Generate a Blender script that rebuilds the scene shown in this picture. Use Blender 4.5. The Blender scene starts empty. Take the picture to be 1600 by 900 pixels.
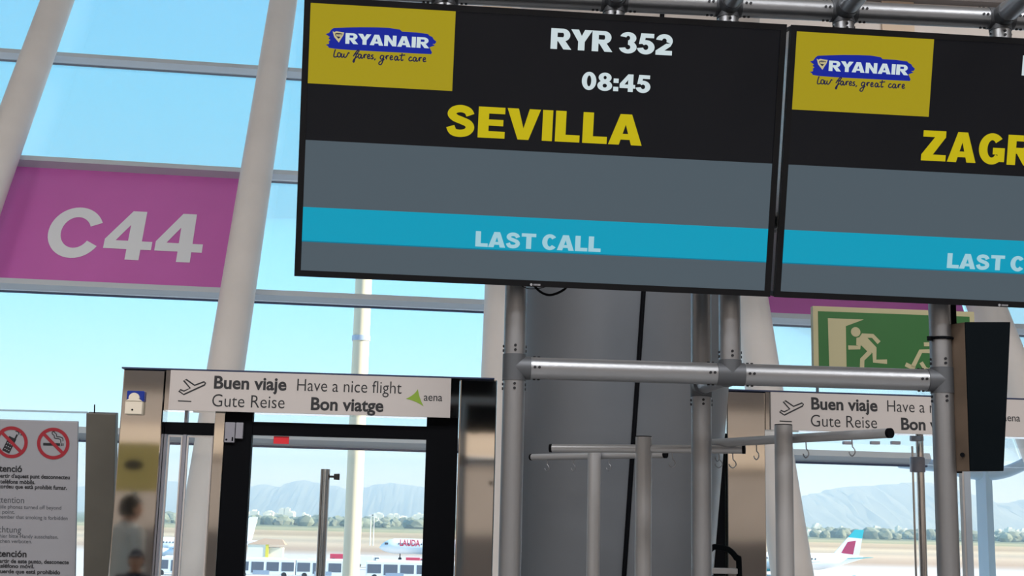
import bpy, bmesh, math, random
from mathutils import Vector, Matrix
random.seed(7)
C = bpy.context.scene
COL = C.collection
rad = math.radians
PI = math.pi

# ------------------------------------------------------------------ camera
F_PX, EYE = 2030.0, 1.6
_y, _p, _r = rad(3.3), rad(10.08), rad(1.35)
FWD = Vector((math.sin(_y)*math.cos(_p), math.cos(_y)*math.cos(_p), math.sin(_p)))
_rt = Vector((math.cos(_y), -math.sin(_y), 0)); _up = _rt.cross(FWD)
RT = _rt*math.cos(_r) + _up*math.sin(_r); UP = _up*math.cos(_r) - _rt*math.sin(_r)
CAM = Vector((0, 0, EYE))
cd = bpy.data.cameras.new('camera'); cam = bpy.data.objects.new('camera', cd); COL.objects.link(cam)
cd.sensor_width = 36; cd.lens = 36*F_PX/1600; cd.clip_start = .05; cd.clip_end = 40000
cam.matrix_world = Matrix(((RT.x, UP.x, -FWD.x, 0), (RT.y, UP.y, -FWD.y, 0), (RT.z, UP.z, -FWD.z, EYE), (0, 0, 0, 1)))
C.camera = cam

# ------------------------------------------------------------------ sky, sun, hall lamps, exposure
SUN_AZ, SUN_EL, SUN_E = rad(-10), rad(30), 11.0     # azimuth from +X, minus = behind the camera's right shoulder
LAMP_W = 590
HAZE = 2.3e-4
C.view_settings.view_transform = 'Standard'; C.view_settings.look = 'None'
C.view_settings.gamma = 1; C.view_settings.use_curve_mapping = False
C.view_settings.exposure = 0.0
C.cycles.use_denoising = True
C.cycles.max_bounces = 10; C.cycles.transparent_max_bounces = 16
C.cycles.volume_bounces = 0

def lin(c):
    return tuple(((v/255)/12.92 if v/255 <= .04045 else ((v/255+.055)/1.055)**2.4) for v in c)

w = bpy.data.worlds.new('sky'); C.world = w; w.use_nodes = True
nt = w.node_tree; nt.nodes.clear()
tc = nt.nodes.new('ShaderNodeTexCoord'); sp = nt.nodes.new('ShaderNodeSeparateXYZ'); cr = nt.nodes.new('ShaderNodeValToRGB')
bg = nt.nodes.new('ShaderNodeBackground'); wo = nt.nodes.new('ShaderNodeOutputWorld')
nt.links.new(tc.outputs['Generated'], sp.inputs[0]); nt.links.new(sp.outputs['Z'], cr.inputs[0])
nt.links.new(cr.outputs[0], bg.inputs[0]); nt.links.new(bg.outputs[0], wo.inputs[0])
el = cr.color_ramp.elements
el[0].position = 0.0; el[0].color = (*lin((208, 228, 248)), 1)
el[1].position = 1.0; el[1].color = (*lin((90, 160, 235)), 1)
for pos, c in ((.03, (200, 228, 250)), (.075, (166, 224, 250)), (.16, (138, 218, 252)), (.30, (118, 214, 254)), (.45, (108, 200, 252))):
    e = el.new(pos); e.color = (*lin(c), 1)
bg.inputs[1].default_value = 1.38

sd = bpy.data.lights.new('sun', 'SUN'); sd.energy = SUN_E; sd.angle = rad(.6); sd.color = (1, .93, .78)
so = bpy.data.objects.new('sun', sd); COL.objects.link(so)
sdir = Vector((math.cos(SUN_AZ)*math.cos(SUN_EL), math.sin(SUN_AZ)*math.cos(SUN_EL), math.sin(SUN_EL)))
so.rotation_euler = sdir.to_track_quat('Z', 'Y').to_euler()
for i, (lx, ly) in enumerate(((-8, -7), (0, -7), (8, -7), (-8, -2.2), (0, -2.2), (8, -2.2))):
    ld = bpy.data.lights.new('hall_lamp', 'AREA'); ld.shape = 'RECTANGLE'; ld.size = 3.2; ld.size_y = 2.2
    ld.energy = LAMP_W; ld.color = (1, .965, .94)
    lo = bpy.data.objects.new('hall_lamp', ld); lo.location = (lx, ly, 10.35); COL.objects.link(lo)

# ------------------------------------------------------------------ pixel helpers (1600 x 900 frame)
def ray(px, py): return RT*((px-800)/F_PX) + UP*((450-py)/F_PX) + FWD
def at(px, py, Y):
    d = ray(px, py); return CAM + d*(Y/d.y)
class Fr:                                              # a local frame: x right, y away from the viewer, z up
    def __init__(s, c, yaw=0, tilt=0, roll=0):
        y, t, r = rad(yaw), rad(tilt), rad(roll)
        xr = Vector((math.cos(y), math.sin(y), 0)); n = Vector((math.sin(y), -math.cos(y), 0))
        up = Vector((0, 0, 1))*math.cos(t) + n*math.sin(t)
        s.x = xr*math.cos(r) - up*math.sin(r); s.z = up*math.cos(r) + xr*math.sin(r)
        s.y = s.z.cross(s.x); s.c = Vector(c)
    def mat(s):
        return Matrix(((s.x.x, s.y.x, s.z.x, s.c.x), (s.x.y, s.y.y, s.z.y, s.c.y), (s.x.z, s.y.z, s.z.z, s.c.z), (0, 0, 0, 1)))
    def loc(s, px, py, dy=0):                          # where the pixel's ray meets the plane y = dy: (x, z)
        d = ray(px, py); o = s.c + s.y*dy
        P = CAM + d*((o-CAM).dot(s.y)/d.dot(s.y)) - s.c
        return (P.dot(s.x), P.dot(s.z))
    def world(s, x, y, z): return s.c + s.x*x + s.y*y + s.z*z

# ------------------------------------------------------------------ materials
M = {}
def mat(name, col, rough=.5, metal=0, spec=.5, emit=None, es=1, var=0, vscale=8, bump=0, bscale=40, coat=0, stretch=None):
    m = bpy.data.materials.new(name); m.use_nodes = True; M[name] = m
    n = m.node_tree; b = n.nodes['Principled BSDF']
    c = lin(col); b.inputs['Base Color'].default_value = (*c, 1)
    b.inputs['Roughness'].default_value = rough; b.inputs['Metallic'].default_value = metal
    b.inputs['Specular IOR Level'].default_value = spec; b.inputs['Coat Weight'].default_value = coat
    if emit is not None:
        b.inputs['Emission Color'].default_value = (*lin(emit), 1); b.inputs['Emission Strength'].default_value = es
    if var or bump:
        t = n.nodes.new('ShaderNodeTexCoord'); mp = n.nodes.new('ShaderNodeMapping'); n.links.new(t.outputs['Object'], mp.inputs[0])
        if stretch: mp.inputs['Scale'].default_value = stretch
    if var:
        z = n.nodes.new('ShaderNodeTexNoise'); z.inputs['Scale'].default_value = vscale; z.inputs['Detail'].default_value = 5
        n.links.new(mp.outputs[0], z.inputs['Vector'])
        r = n.nodes.new('ShaderNodeValToRGB'); r.color_ramp.elements[0].position = .3; r.color_ramp.elements[1].position = .7
        r.color_ramp.elements[0].color = (*[v*(1-var) for v in c], 1); r.color_ramp.elements[1].color = (*[min(1, v*(1+var)) for v in c], 1)
        n.links.new(z.outputs[0], r.inputs[0]); n.links.new(r.outputs[0], b.inputs['Base Color'])
    if bump:
        z2 = n.nodes.new('ShaderNodeTexNoise'); z2.inputs['Scale'].default_value = bscale; z2.inputs['Detail'].default_value = 2
        n.links.new(mp.outputs[0], z2.inputs['Vector'])
        bp = n.nodes.new('ShaderNodeBump'); bp.inputs['Strength'].default_value = bump; bp.inputs['Distance'].default_value = .02
        n.links.new(z2.outputs[0], bp.inputs['Height']); n.links.new(bp.outputs[0], b.inputs['Normal'])
    return m
def glass(name, tint, refl):
    m = bpy.data.materials.new(name); m.use_nodes = True; M[name] = m
    n = m.node_tree; n.nodes.clear()
    o = n.nodes.new('ShaderNodeOutputMaterial'); mx = n.nodes.new('ShaderNodeMixShader'); t = n.nodes.new('ShaderNodeBsdfTransparent')
    g = n.nodes.new('ShaderNodeBsdfGlossy'); g.inputs['Roughness'].default_value = .02
    f = n.nodes.new('ShaderNodeFresnel'); f.inputs[0].default_value = 1.45; mu = n.nodes.new('ShaderNodeMath'); mu.operation = 'MULTIPLY'; mu.inputs[1].default_value = refl
    t.inputs[0].default_value = (*tint, 1)
    n.links.new(f.outputs[0], mu.inputs[0]); n.links.new(mu.outputs[0], mx.inputs[0]); n.links.new(t.outputs[0], mx.inputs[1]); n.links.new(g.outputs[0], mx.inputs[2]); n.links.new(mx.outputs[0], o.inputs[0])
mat('white_paint', (226, 220, 216), .45, var=.04, vscale=2)
mat('mullion', (196, 204, 210), .45, .1)
mat('gasket', (36, 50, 84), .6)
mat('pink', (200, 102, 182), .35, var=.03, vscale=1.5)
mat('pink_letter', (228, 232, 236), .45)
mat('alu', (152, 156, 162), .36, .9, bump=.03, bscale=60)
mat('alu_joint', (88, 92, 98), .5, .6)
mat('black', (8, 10, 15), .55, spec=.06)
mat('black_gloss', (6, 13, 18), .55, spec=.05)
mat('screw', (26, 28, 34), .5, .4)
mat('bezel', (8, 10, 15), .4, spec=.2)
mat('steel', (206, 204, 200), .055, 1, bump=.022, bscale=2.2, stretch=(1, 1, .5))
mat('chrome', (210, 212, 214), .12, 1)
mat('sign_white', (196, 191, 190), .5)
mat('print_dark', (34, 36, 42), .6)
mat('print_red', (156, 38, 52), .5)
mat('print_red_plain', (222, 30, 48), .5)
mat('aena_green', (132, 166, 48), .5)
mat('cream', (176, 171, 136), .5)
mat('exit_green', (30, 98, 40), .45)
mat('siren_white', (232, 224, 208), .4)
mat('siren_blue', (20, 52, 150), .2)
mat('grey_column', (112, 119, 128), .33, .55, var=.05, vscale=1.2)
mat('stand_grey', (170, 172, 176), .4, .6)
mat('hook_metal', (150, 154, 160), .3, 1)
mat('bronze_side', (98, 84, 72), .5, .2, var=.25, vscale=5)
mat('board_grey', (158, 160, 168), .5)
mat('text_grey', (86, 90, 98), .6)
mat('partition_post', (98, 96, 90), .5, .2, var=.1, vscale=3)
mat('floor', (158, 156, 154), .25, var=.06, vscale=.6)
mat('ceiling', (225, 222, 216), .7)
mat('wall_warm', (170, 158, 148), .7, var=.1, vscale=.8)
mat('band_dark', (84, 78, 76), .6)
mat('band_light', (226, 206, 184), .6)
mat('slab_grey', (120, 116, 118), .6)
mat('yellow_sign', (238, 204, 118), .5)
mat('hinge_grey', (150, 152, 164), .4, .5)
def scr(name, col): mat(name, (3, 3, 4), .3, 0, .22, emit=tuple(v*.97 for v in col))
scr('scr_black', (9, 12, 18)); scr('scr_grey', (78, 91, 100)); scr('scr_cyan', (0, 156, 188)); scr('scr_cyan_line', (0, 120, 150))
scr('scr_yellow', (164, 148, 22)); scr('scr_yellow_text', (194, 178, 10)); scr('scr_white', (205, 220, 224)); scr('scr_soft_white', (160, 205, 218))
scr('scr_blue', (12, 34, 150)); scr('scr_gold', (196, 186, 140)); scr('scr_navy', (30, 30, 66)); scr('scr_edge', (128, 136, 120))
glass('facade_glass', (.99, .995, 1.0), .4)
glass('door_glass', (.96, .985, 1.0), 1.0)
# outdoors
mat('tower_white', (240, 232, 214), .7); mat('roof_tan', (176, 150, 128), .8); mat('bus_white', (240, 240, 238), .5); mat('bus_window', (92, 98, 112), .3)
mat('bus_grey', (150, 166, 186), .5); mat('tyre', (40, 40, 44), .8); mat('plane_white', (244, 244, 246), .4); mat('plane_red', (206, 52, 84), .5)
mat('plane_cyan', (30, 178, 190), .5); mat('plane_dark', (70, 76, 90), .4); mat('plane_burgundy', (176, 36, 84), .5); mat('yellow_paint', (232, 214, 70), .5)
mat('leaf_hazed', (122, 127, 106), .9, var=.3, vscale=.02); mat('rock', (92, 104, 96), .95, var=.15, vscale=.0012); mat('rail_blue', (172, 200, 216), .4)  # tree foliage is paled: some distance haze is put into its colour
mat('pole_paint', (230, 214, 182), .6); mat('pale_post', (178, 190, 204), .5); mat('concrete', (206, 200, 196), .9)

# ------------------------------------------------------------------ mesh builder
class MB:
    def __init__(s): s.bm = bmesh.new()
    def box(s, c, d, rot=None):
        r = bmesh.ops.create_cube(s.bm, size=1)
        m = Matrix.Translation(Vector(c)) @ (rot.to_4x4() if rot else Matrix()) @ Matrix.Diagonal((*d, 1))
        bmesh.ops.transform(s.bm, matrix=m, verts=r['verts']); return s
    def bb(s, x0, x1, y0, y1, z0, z1): return s.box(((x0+x1)/2, (y0+y1)/2, (z0+z1)/2), (abs(x1-x0), abs(y1-y0), abs(z1-z0)))
    def tube(s, a, b, r, r2=None, n=28):
        a, b = Vector(a), Vector(b); d = b-a
        q = d.to_track_quat('Z', 'Y').to_matrix().to_4x4()
        bmesh.ops.create_cone(s.bm, cap_ends=True, segments=n, radius1=r, radius2=r if r2 is None else r2, depth=d.length, matrix=Matrix.Translation((a+b)/2) @ q); return s
    def path(s, pts, r, n=10, sub=6):
        P = cat(pts, sub); rings = []
        for i, p in enumerate(P):
            t = (P[min(i+1, len(P)-1)] - P[max(i-1, 0)]).normalized()
            a = t.orthogonal().normalized() if i == 0 else (rings[-1][1] - t*rings[-1][1].dot(t)).normalized()
            b = t.cross(a)
            rr = r(i/(len(P)-1)) if callable(r) else r
            rings.append(([s.bm.verts.new(p + (a*math.cos(k*2*PI/n) + b*math.sin(k*2*PI/n))*rr) for k in range(n)], a))
        for (u, _), (v, _) in zip(rings, rings[1:]):
            for k in range(n): s.bm.faces.new((u[k], u[(k+1) % n], v[(k+1) % n], v[k]))
        s.bm.faces.new(list(reversed(rings[0][0]))); s.bm.faces.new(rings[-1][0]); return s
    def poly(s, pts, y=0):                              # flat polygon in x, z facing the viewer (-y)
        a = sum(pts[i][0]*pts[(i+1) % len(pts)][1] - pts[(i+1) % len(pts)][0]*pts[i][1] for i in range(len(pts)))
        if a < 0: pts = pts[::-1]
        s.bm.faces.new([s.bm.verts.new((p[0], y, p[1])) for p in pts]); return s
    def prism(s, pts, y0, y1):
        a = sum(pts[i][0]*pts[(i+1) % len(pts)][1] - pts[(i+1) % len(pts)][0]*pts[i][1] for i in range(len(pts)))
        if a < 0: pts = pts[::-1]
        f = [s.bm.verts.new((p[0], y0, p[1])) for p in pts]; b = [s.bm.verts.new((p[0], y1, p[1])) for p in pts]; n = len(pts)
        s.bm.faces.new(f); s.bm.faces.new(b[::-1])
        for i in range(n): s.bm.faces.new((f[i], b[i], b[(i+1) % n], f[(i+1) % n]))
        return s
    def strip(s, pts, wd, y=0, closed=False):           # flat brush stroke in x, z
        P = [Vector((p[0], p[1])) for p in pts]; n = len(P); L, R = [], []
        for i in range(n):
            a = P[(i-1) % n] if closed or i else P[i]; b = P[(i+1) % n] if closed or i < n-1 else P[i]
            t = (b-a).normalized(); nn = Vector((-t.y, t.x))
            ww = wd(i/max(1, n-1)) if callable(wd) else wd
            L.append(P[i]+nn*ww/2); R.append(P[i]-nn*ww/2)
        for i in range(n if closed else n-1):
            j = (i+1) % n; s.poly([L[i], R[i], R[j], L[j]], y)
        return s
    def ring(s, cx, cz, ro, ri, a0=0, a1=360, y=0, n=40):
        ro = ro if isinstance(ro, tuple) else (ro, ro); ri = ri if isinstance(ri, tuple) else (ri, ri)
        A = [rad(a0+(a1-a0)*i/n) for i in range(n+1)]
        for a, b in zip(A, A[1:]):
            s.poly([(cx+ro[0]*math.cos(a), cz+ro[1]*math.sin(a)), (cx+ro[0]*math.cos(b), cz+ro[1]*math.sin(b)),
                    (cx+ri[0]*math.cos(b), cz+ri[1]*math.sin(b)), (cx+ri[0]*math.cos(a), cz+ri[1]*math.sin(a))], y)
        return s
    def disc(s, cx, cz, r, y=0, n=32): return s.poly([(cx+r*math.cos(2*PI*i/n), cz+r*math.sin(2*PI*i/n)) for i in range(n)], y)
    def loft(s, rings, cap=True):
        V = [[s.bm.verts.new(p) for p in r] for r in rings]; n = len(V[0])
        for u, v in zip(V, V[1:]):
            for k in range(n): s.bm.faces.new((u[k], u[(k+1) % n], v[(k+1) % n], v[k]))
        if cap: s.bm.faces.new(V[0][::-1]); s.bm.faces.new(V[-1])
        return s
    def build(s, name, m, parent=None, smooth=False, bevel=0):
        if bevel:
            es = [e for e in s.bm.edges if len(e.link_faces) == 2 and e.calc_face_angle(0) > .6]
            bmesh.ops.bevel(s.bm, geom=es, offset=bevel, segments=2, affect='EDGES', profile=.5)
        if smooth:
            for f in s.bm.faces: f.smooth = True
            for e in s.bm.edges:
                if len(e.link_faces) == 2 and e.calc_face_angle(0) > .7: e.smooth = False
        me = bpy.data.meshes.new(name); s.bm.to_mesh(me); s.bm.free()
        me.materials.append(M[m] if isinstance(m, str) else m)
        o = bpy.data.objects.new(name, me); COL.objects.link(o)
        if parent: o.parent = parent
        return o
def cat(pts, sub=6):
    P = [Vector(p) for p in pts]
    if len(P) < 3: return P
    out = []
    for i in range(len(P)-1):
        p0, p1, p2, p3 = P[max(i-1, 0)], P[i], P[i+1], P[min(i+2, len(P)-1)]
        for k in range(sub):
            t = k/sub
            out.append(.5*((2*p1) + (p2-p0)*t + (2*p0-5*p1+4*p2-p3)*t*t + (3*p1-p0-3*p2+p3)*t**3))
    return out + [P[-1]]
def tag(o, label, cat_, group=None, kind=None):
    o['label'] = label; o['category'] = cat_
    if group: o['group'] = group
    if kind: o['kind'] = kind
    return o
def thing(name, label, cat_, frame=None, loc=(0, 0, 0), group=None):
    o = bpy.data.objects.new(name, None); o.empty_display_size = .1; COL.objects.link(o)
    o.matrix_world = frame.mat() if frame else Matrix.Translation(Vector(loc))
    return tag(o, label, cat_, group)
def struct(o): o['kind'] = 'structure'; return o
def inst(src, name, parent, m):
    o = src.copy(); o.name = name; o.parent = parent; COL.objects.link(o); o.matrix_local = m; return o

# ------------------------------------------------------------------ lettering
_fc = {}
def font_mesh(body, off=0, shear=0):
    k = (body, off, shear)
    if k not in _fc:
        c = bpy.data.curves.new('t', 'FONT'); c.body = body; c.size = 1; c.offset = off; c.shear = shear; c.resolution_u = 4
        o = bpy.data.objects.new('t', c); COL.objects.link(o)
        me = bpy.data.meshes.new_from_object(o)
        _fc[k] = ([v.co.copy() for v in me.vertices], [tuple(p.vertices) for p in me.polygons])
        bpy.data.objects.remove(o); bpy.data.curves.remove(c); bpy.data.meshes.remove(me)
    return _fc[k]
CAPH = max(v.y for v in font_mesh('H')[0])
def text(parent, body, x0, zb, cap, m, x1=None, off=0, shear=0, y=0, name='lettering'):
    vs, fs = font_mesh(body, off, shear)
    lo, hi = min(v.x for v in vs), max(v.x for v in vs)
    sz = cap/CAPH; sx = (x1-x0)/(hi-lo) if x1 is not None else sz
    bm = MB(); V = [bm.bm.verts.new((x0+(v.x-lo)*sx, y, zb+v.y*sz)) for v in vs]
    for f in fs:
        try: bm.bm.faces.new([V[i] for i in f])
        except ValueError: pass
    return bm.build(name, m, parent)
def R_(x0, z0, x1, z1): return ('p', [(x0, z0), (x1, z0), (x1, z1), (x0, z1)])
def G_(*p): return ('p', list(p))
def O_(cx, cz, ro, ri, a0=0, a1=360): return ('r', cx, cz, ro, ri, a0, a1)
def S_(pts, wd): return ('s', pts, wd)
HEAVY = {
 'I': (.28, [R_(0, 0, .28, 1)]),
 'L': (.68, [R_(0, 0, .29, 1), R_(0, 0, .68, .23)]),
 'E': (.74, [R_(0, 0, .29, 1), R_(0, 0, .74, .22), R_(0, .4, .69, .60), R_(0, .79, .73, 1)]),
 'V': (.92, [G_((0, 1), (.31, 1), (.46, .36), (.61, 1), (.92, 1), (.61, 0), (.31, 0))]),
 'A': (.94, [G_((0, 0), (.3, 0), (.47, .66), (.47, 1), (.31, 1)), G_((.94, 0), (.64, 0), (.47, .66), (.47, 1), (.63, 1)), R_(.22, .17, .72, .36)]),
 'Y': (.92, [G_((0, 1), (.33, 1), (.46, .7), (.59, 1), (.92, 1), (.6, .42), (.6, 0), (.32, 0), (.32, .42))]),
 'R': (.88, [R_(0, 0, .28, 1), R_(.28, .80, .5, 1), R_(.28, .38, .5, .58), O_(.5, .69, (.32, .31), (.05, .11), -90, 90), G_((.30, .4), (.60, .44), (.89, 0), (.55, 0))]),
 'N': (.84, [R_(0, 0, .26, 1), R_(.58, 0, .84, 1), G_((0, 1), (.27, 1), (.84, 0), (.57, 0))]),
 'T': (.80, [R_(0, .78, .80, 1), R_(.26, 0, .54, 1)]),
 'Z': (.80, [R_(.03, .79, .77, 1), R_(0, 0, .80, .21), G_((.42, .80), (.77, .80), (.37, .20), (0, .20))]),
 'C': (.80, [O_(.42, .5, (.42, .52), (.14, .29), 38, 322)]),
 'G': (.86, [O_(.43, .5, (.43, .52), (.15, .29), 42, 322), R_(.46, .32, .85, .54), R_(.62, .08, .85, .5)]),
 'B': (.80, [R_(0, 0, .28, 1), R_(.28, .8, .48, 1), R_(.28, .42, .48, .6), R_(.28, 0, .48, .2), O_(.48, .73, (.28, .27), (.04, .1), -90, 90), O_(.48, .29, (.33, .30), (.06, .1), -90, 90)]),
 'S': (.80, [S_([(.66, .70), (.58, .84), (.40, .90), (.22, .85), (.15, .72), (.24, .60), (.42, .52), (.60, .43), (.66, .29), (.57, .15), (.38, .10), (.20, .15), (.12, .32)], .235)]),
 '0': (.74, [O_(.37, .5, (.37, .52), (.11, .31))]),
 '8': (.76, [O_(.38, .74, (.33, .28), (.08, .10)), O_(.38, .28, (.38, .30), (.11, .11))]),
 '3': (.72, [O_(.34, .73, (.35, .29), (.08, .11), -90, 165), O_(.34, .29, (.38, .31), (.11, .11), -170, 90)]),
 '5': (.72, [R_(.12, .79, .68, 1), G_((.12, 1), (.34, 1), (.28, .50), (.04, .47)), O_(.34, .33, (.38, .35), (.11, .13), -170, 135)]),
 '2': (.72, [O_(.36, .69, (.36, .33), (.10, .12), 172, -25), G_((.70, .58), (.44, .56), (0, .20), (0, 0), (.71, 0), (.71, .22), (.38, .22), (.64, .44))]),
 '4': (.80, [R_(.43, 0, .69, 1), R_(0, .20, .80, .41), G_((0, .40), (.24, .40), (.46, .72), (.46, 1), (.42, 1), (0, .44))]),
 ':': (.26, [R_(0, 0, .26, .25), R_(0, .47, .26, .72)]),
 ' ': (.22, []),
}
BOLD = {'C': (.97, [O_(.49, .5, (.49, .52), (.265, .315), 25, 330)]),
        '4': (.86, [R_(.42, 0, .67, 1), R_(0, .21, .86, .38), G_((0, .37), (.19, .37), (.43, .72), (.43, 1), (.42, 1), (0, .40))])}
KERN = {'RY': -.08, 'YA': -.16, 'YR': -.06, 'VI': -.02, 'LA': -.04, 'AS': -.04, 'CA': -.04, 'EV': -.03, 'ZA': -.03}
def heavy(parent, body, x0, x1, zb, h, m, y=0, gap=.07, glyphs=HEAVY, name='lettering', shear=0, drop=0):
    tot = sum(glyphs[c][0] for c in body) + gap*(len(body)-1) + sum(KERN.get(body[i:i+2], 0) for i in range(len(body)-1)); s = (x1-x0)/tot; mb = MB(); cx = 0; y0 = y
    for bi, ch in enumerate(body):
        wd, prims = glyphs[ch]
        T = lambda p: (x0 + (cx+p[0]+shear*p[1])*s, zb + p[1]*h + drop*((cx+p[0])*s))
        for ip, pr in enumerate(prims):
            y = y0 - ip*.0003
            if pr[0] == 'p': mb.poly([T(p) for p in pr[1]], y)
            elif pr[0] == 'r':
                _, a, b, ro, ri, a0, a1 = pr; n = 36; A = [rad(a0+(a1-a0)*i/n) for i in range(n+1)]
                for u, v in zip(A, A[1:]):
                    mb.poly([T(q) for q in ((a+ro[0]*math.cos(u), b+ro[1]*math.sin(u)), (a+ro[0]*math.cos(v), b+ro[1]*math.sin(v)),
                                            (a+ri[0]*math.cos(v), b+ri[1]*math.sin(v)), (a+ri[0]*math.cos(u), b+ri[1]*math.sin(u)))], y)
            else:
                P = cat([(p[0], p[1], 0) for p in pr[1]], 6); sub = MB()
                L, Rr = [], []
                for i, p in enumerate(P):
                    t = (P[min(i+1, len(P)-1)]-P[max(i-1, 0)]).normalized(); nn = Vector((-t.y, t.x, 0))*pr[2]/2
                    L.append(p+nn); Rr.append(p-nn)
                for i in range(len(P)-1): mb.poly([T(L[i]), T(Rr[i]), T(Rr[i+1]), T(L[i+1])], y)
        cx += wd + gap + KERN.get(body[bi:bi+2], 0)
    return mb.build(name, m, parent)

# ================================================================== THE HALL
TH = rad(4.2); EL = rad(59.2)
FX = Vector((math.cos(TH), math.sin(TH), 0)); FH = Vector((-math.sin(TH), math.cos(TH), 0))
FU = FH*math.cos(EL) + Vector((0, 0, math.sin(EL))); FN = FX.cross(FU)          # FN points to the hall, down and out of the glass
if FN.y > 0: FN = -FN
P0 = at(665, 689.6, 13.0)
def fac(u, v, w_=0): return P0 + FX*u + FU*v + FN*w_
def fac_px(px, py, w_=0):
    d = ray(px, py); o = P0 + FN*w_; P = CAM + d*((o-CAM).dot(FN)/d.dot(FN)) - P0
    return P.dot(FX), P.dot(FU)
FROT = Matrix((FX, FU, FN)).transposed()
ROW = 1.825
VTOP = 9.6; VFLOOR = -P0.z/math.sin(EL)
ZC = fac(0, VTOP).z

struct(MB().bb(-16, 16, -13, 14.5, -.2, 0).build('floor', 'floor'))
struct(MB().bb(-16, 16, -13, 21, ZC, ZC+.3).build('ceiling', 'ceiling'))
struct(MB().bb(-16, 16, -13.3, -13, 0, ZC).build('wall_back', 'wall_warm'))
struct(MB().bb(-16.3, -16, -13, 21, 0, ZC).build('wall_left', 'wall_warm'))
struct(MB().bb(16, 16.3, -13, 21, 0, ZC).build('wall_right', 'wall_warm'))
struct(MB().bb(-15.9, 15.9, -12.98, -12.85, 2.9, 3.5).build('trim_1', 'band_light'))
struct(MB().bb(-15.9, 15.9, -12.98, -12.85, 4.4, 5.2).build('trim_2', 'band_dark'))
struct(MB().bb(-15.9, 15.9, -12.98, -12.9, 0, 1.2).build('trim_3', 'band_dark'))
# sloping facade: horizontal rails
for k in range(-1, 6):
    v = ROW*k
    ue = fac_px(1452, 724)[0] if k == 0 else 16.0                    # the door-height rail stops at the curved one
    uc, ul = (ue-16)/2, ue+16
    o = struct(MB().box(fac(uc, v-.036, .0), (ul, .072, .135), FROT).build('trim_%d' % (k+5), 'mullion'))
    MB().box(fac(uc, v-.078, -.058), (ul, .014, .02), FROT).build('gasket', 'gasket', o)
# columns
cols = []
for (a, b, r0, r1, lab) in (
    ((90, 0), (12, 215), .195, .185, 'white slanting tube column left of the pink C44 panel'),
    ((443, 0), (352.5, 578), .185, .17, 'white slanting tube column between the pink C44 panel and the first screen'),
    ((783, 455), (779, 590), .18, .17, 'white slanting tube column half hidden behind the left aluminium frame post'),
    ((1172, 465), (1220, 780), .195, .19, 'white slanting tube column behind the middle of the aluminium frame'),
    ((1541, 478), (1588, 600), .21, .20, 'white slanting tube column behind the black loudspeaker cabinet')):
    ua, va = fac_px(*a, .38); ub, vb = fac_px(*b, .38)
    f = lambda v, ua=ua, ub=ub, va=va, vb=vb: ua + (ub-ua)*(v-va)/(vb-va)
    lo_, hi_ = VFLOOR-.226-.10, VTOP-.3
    root = tag(MB().tube(fac(f(lo_), lo_, .38), fac(f(hi_), hi_, .38), r0, r1, 40).build('slanting_column', 'white_paint', smooth=True), lab, 'column')
    MB().tube(fac(f(lo_), lo_, .38), fac(f(lo_+.5), lo_+.5, .38), r0+.012, r0+.012, 40).build('base_sleeve', 'pale_post', root, smooth=True)
    cols.append(f)
# glass, one pane per field between two rails and two columns
bays = [(-16, cols[0])] + [(cols[i], cols[i+1]) for i in range(4)] + [(cols[4], 16)]
wi = 1
for k in range(-2, 6):
    for bi, (a, b) in enumerate(bays):
        v0, v1 = max(ROW*k, VFLOOR), min(ROW*(k+1)-.085, VTOP)
        if k == 1 and bi in (1, 4): continue
        ua = a if isinstance(a, int) else a((v0+v1)/2); ub = b if isinstance(b, int) else b((v0+v1)/2)
        struct(MB().box(fac((ua+ub)/2, (v0+v1)/2, -.02), (ub-ua-.02, v1-v0, .012), FROT).build('window_%d' % wi, 'facade_glass')); wi += 1
# pink gate panels
class FacFr:
    pass
def fac_frame(u, v, w_):
    f = Fr((0, 0, 0)); f.c = fac(u, v, w_); f.x = FX; f.z = FU; f.y = -FN; return f
def pink_panel(bi, lab, letters):
    v0, v1 = ROW*1-.01, ROW*2-.070
    a, b = bays[bi]; ua, ub = a((v0+v1)/2)+.0, b((v0+v1)/2)
    f = fac_frame((ua+ub)/2, (v0+v1)/2, -.055)
    t = thing('gate_sign', lab, 'gate sign', f)
    MB().bb(-(ub-ua)/2, (ub-ua)/2, -.01, .02, -(v1-v0)/2, (v1-v0)/2).build('panel', 'pink', t)
    if letters:
        x0 = f.loc(74, 368, -.012)[0]; x1 = f.loc(318, 376, -.012)[0]; zb = f.loc(180, 405, -.012)[1]; zt = f.loc(205, 330, -.012)[1]
        heavy(t, letters, x0, x1, zb, zt-zb, 'pink_letter', -.014, .06, BOLD)
pink_panel(1, 'pink gate panel reading C44 in large white letters', 'C44')
pink_panel(4, 'blank pink panel edge showing below the second screen', None)
# white fascia hanging behind the top of the frame
fz0 = at(1160, 52, 9.6).z
fa = struct(MB().bb(at(600, 20, 9.6).x, 9, 9.6, 9.8, fz0, ZC).build('trim_11', 'white_paint'))
MB().bb(at(755, 10, 9.58).x, at(800, 10, 9.58).x, 9.57, 9.6, fz0, fz0+1.2).build('cream_strip', 'band_light', fa)
MB().bb(at(1378, 40, 9.58).x, at(1428, 40, 9.58).x, 9.57, 9.6, fz0, fz0+1.2).build('cream_strip', 'band_light', fa)

zd = at(1500, 5, 9.55).z
MB().bb(at(600, 20, 9.6).x, 9, 9.5, 9.6, zd, zd+1.2).build('dark_band', 'slab_grey', fa)
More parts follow.
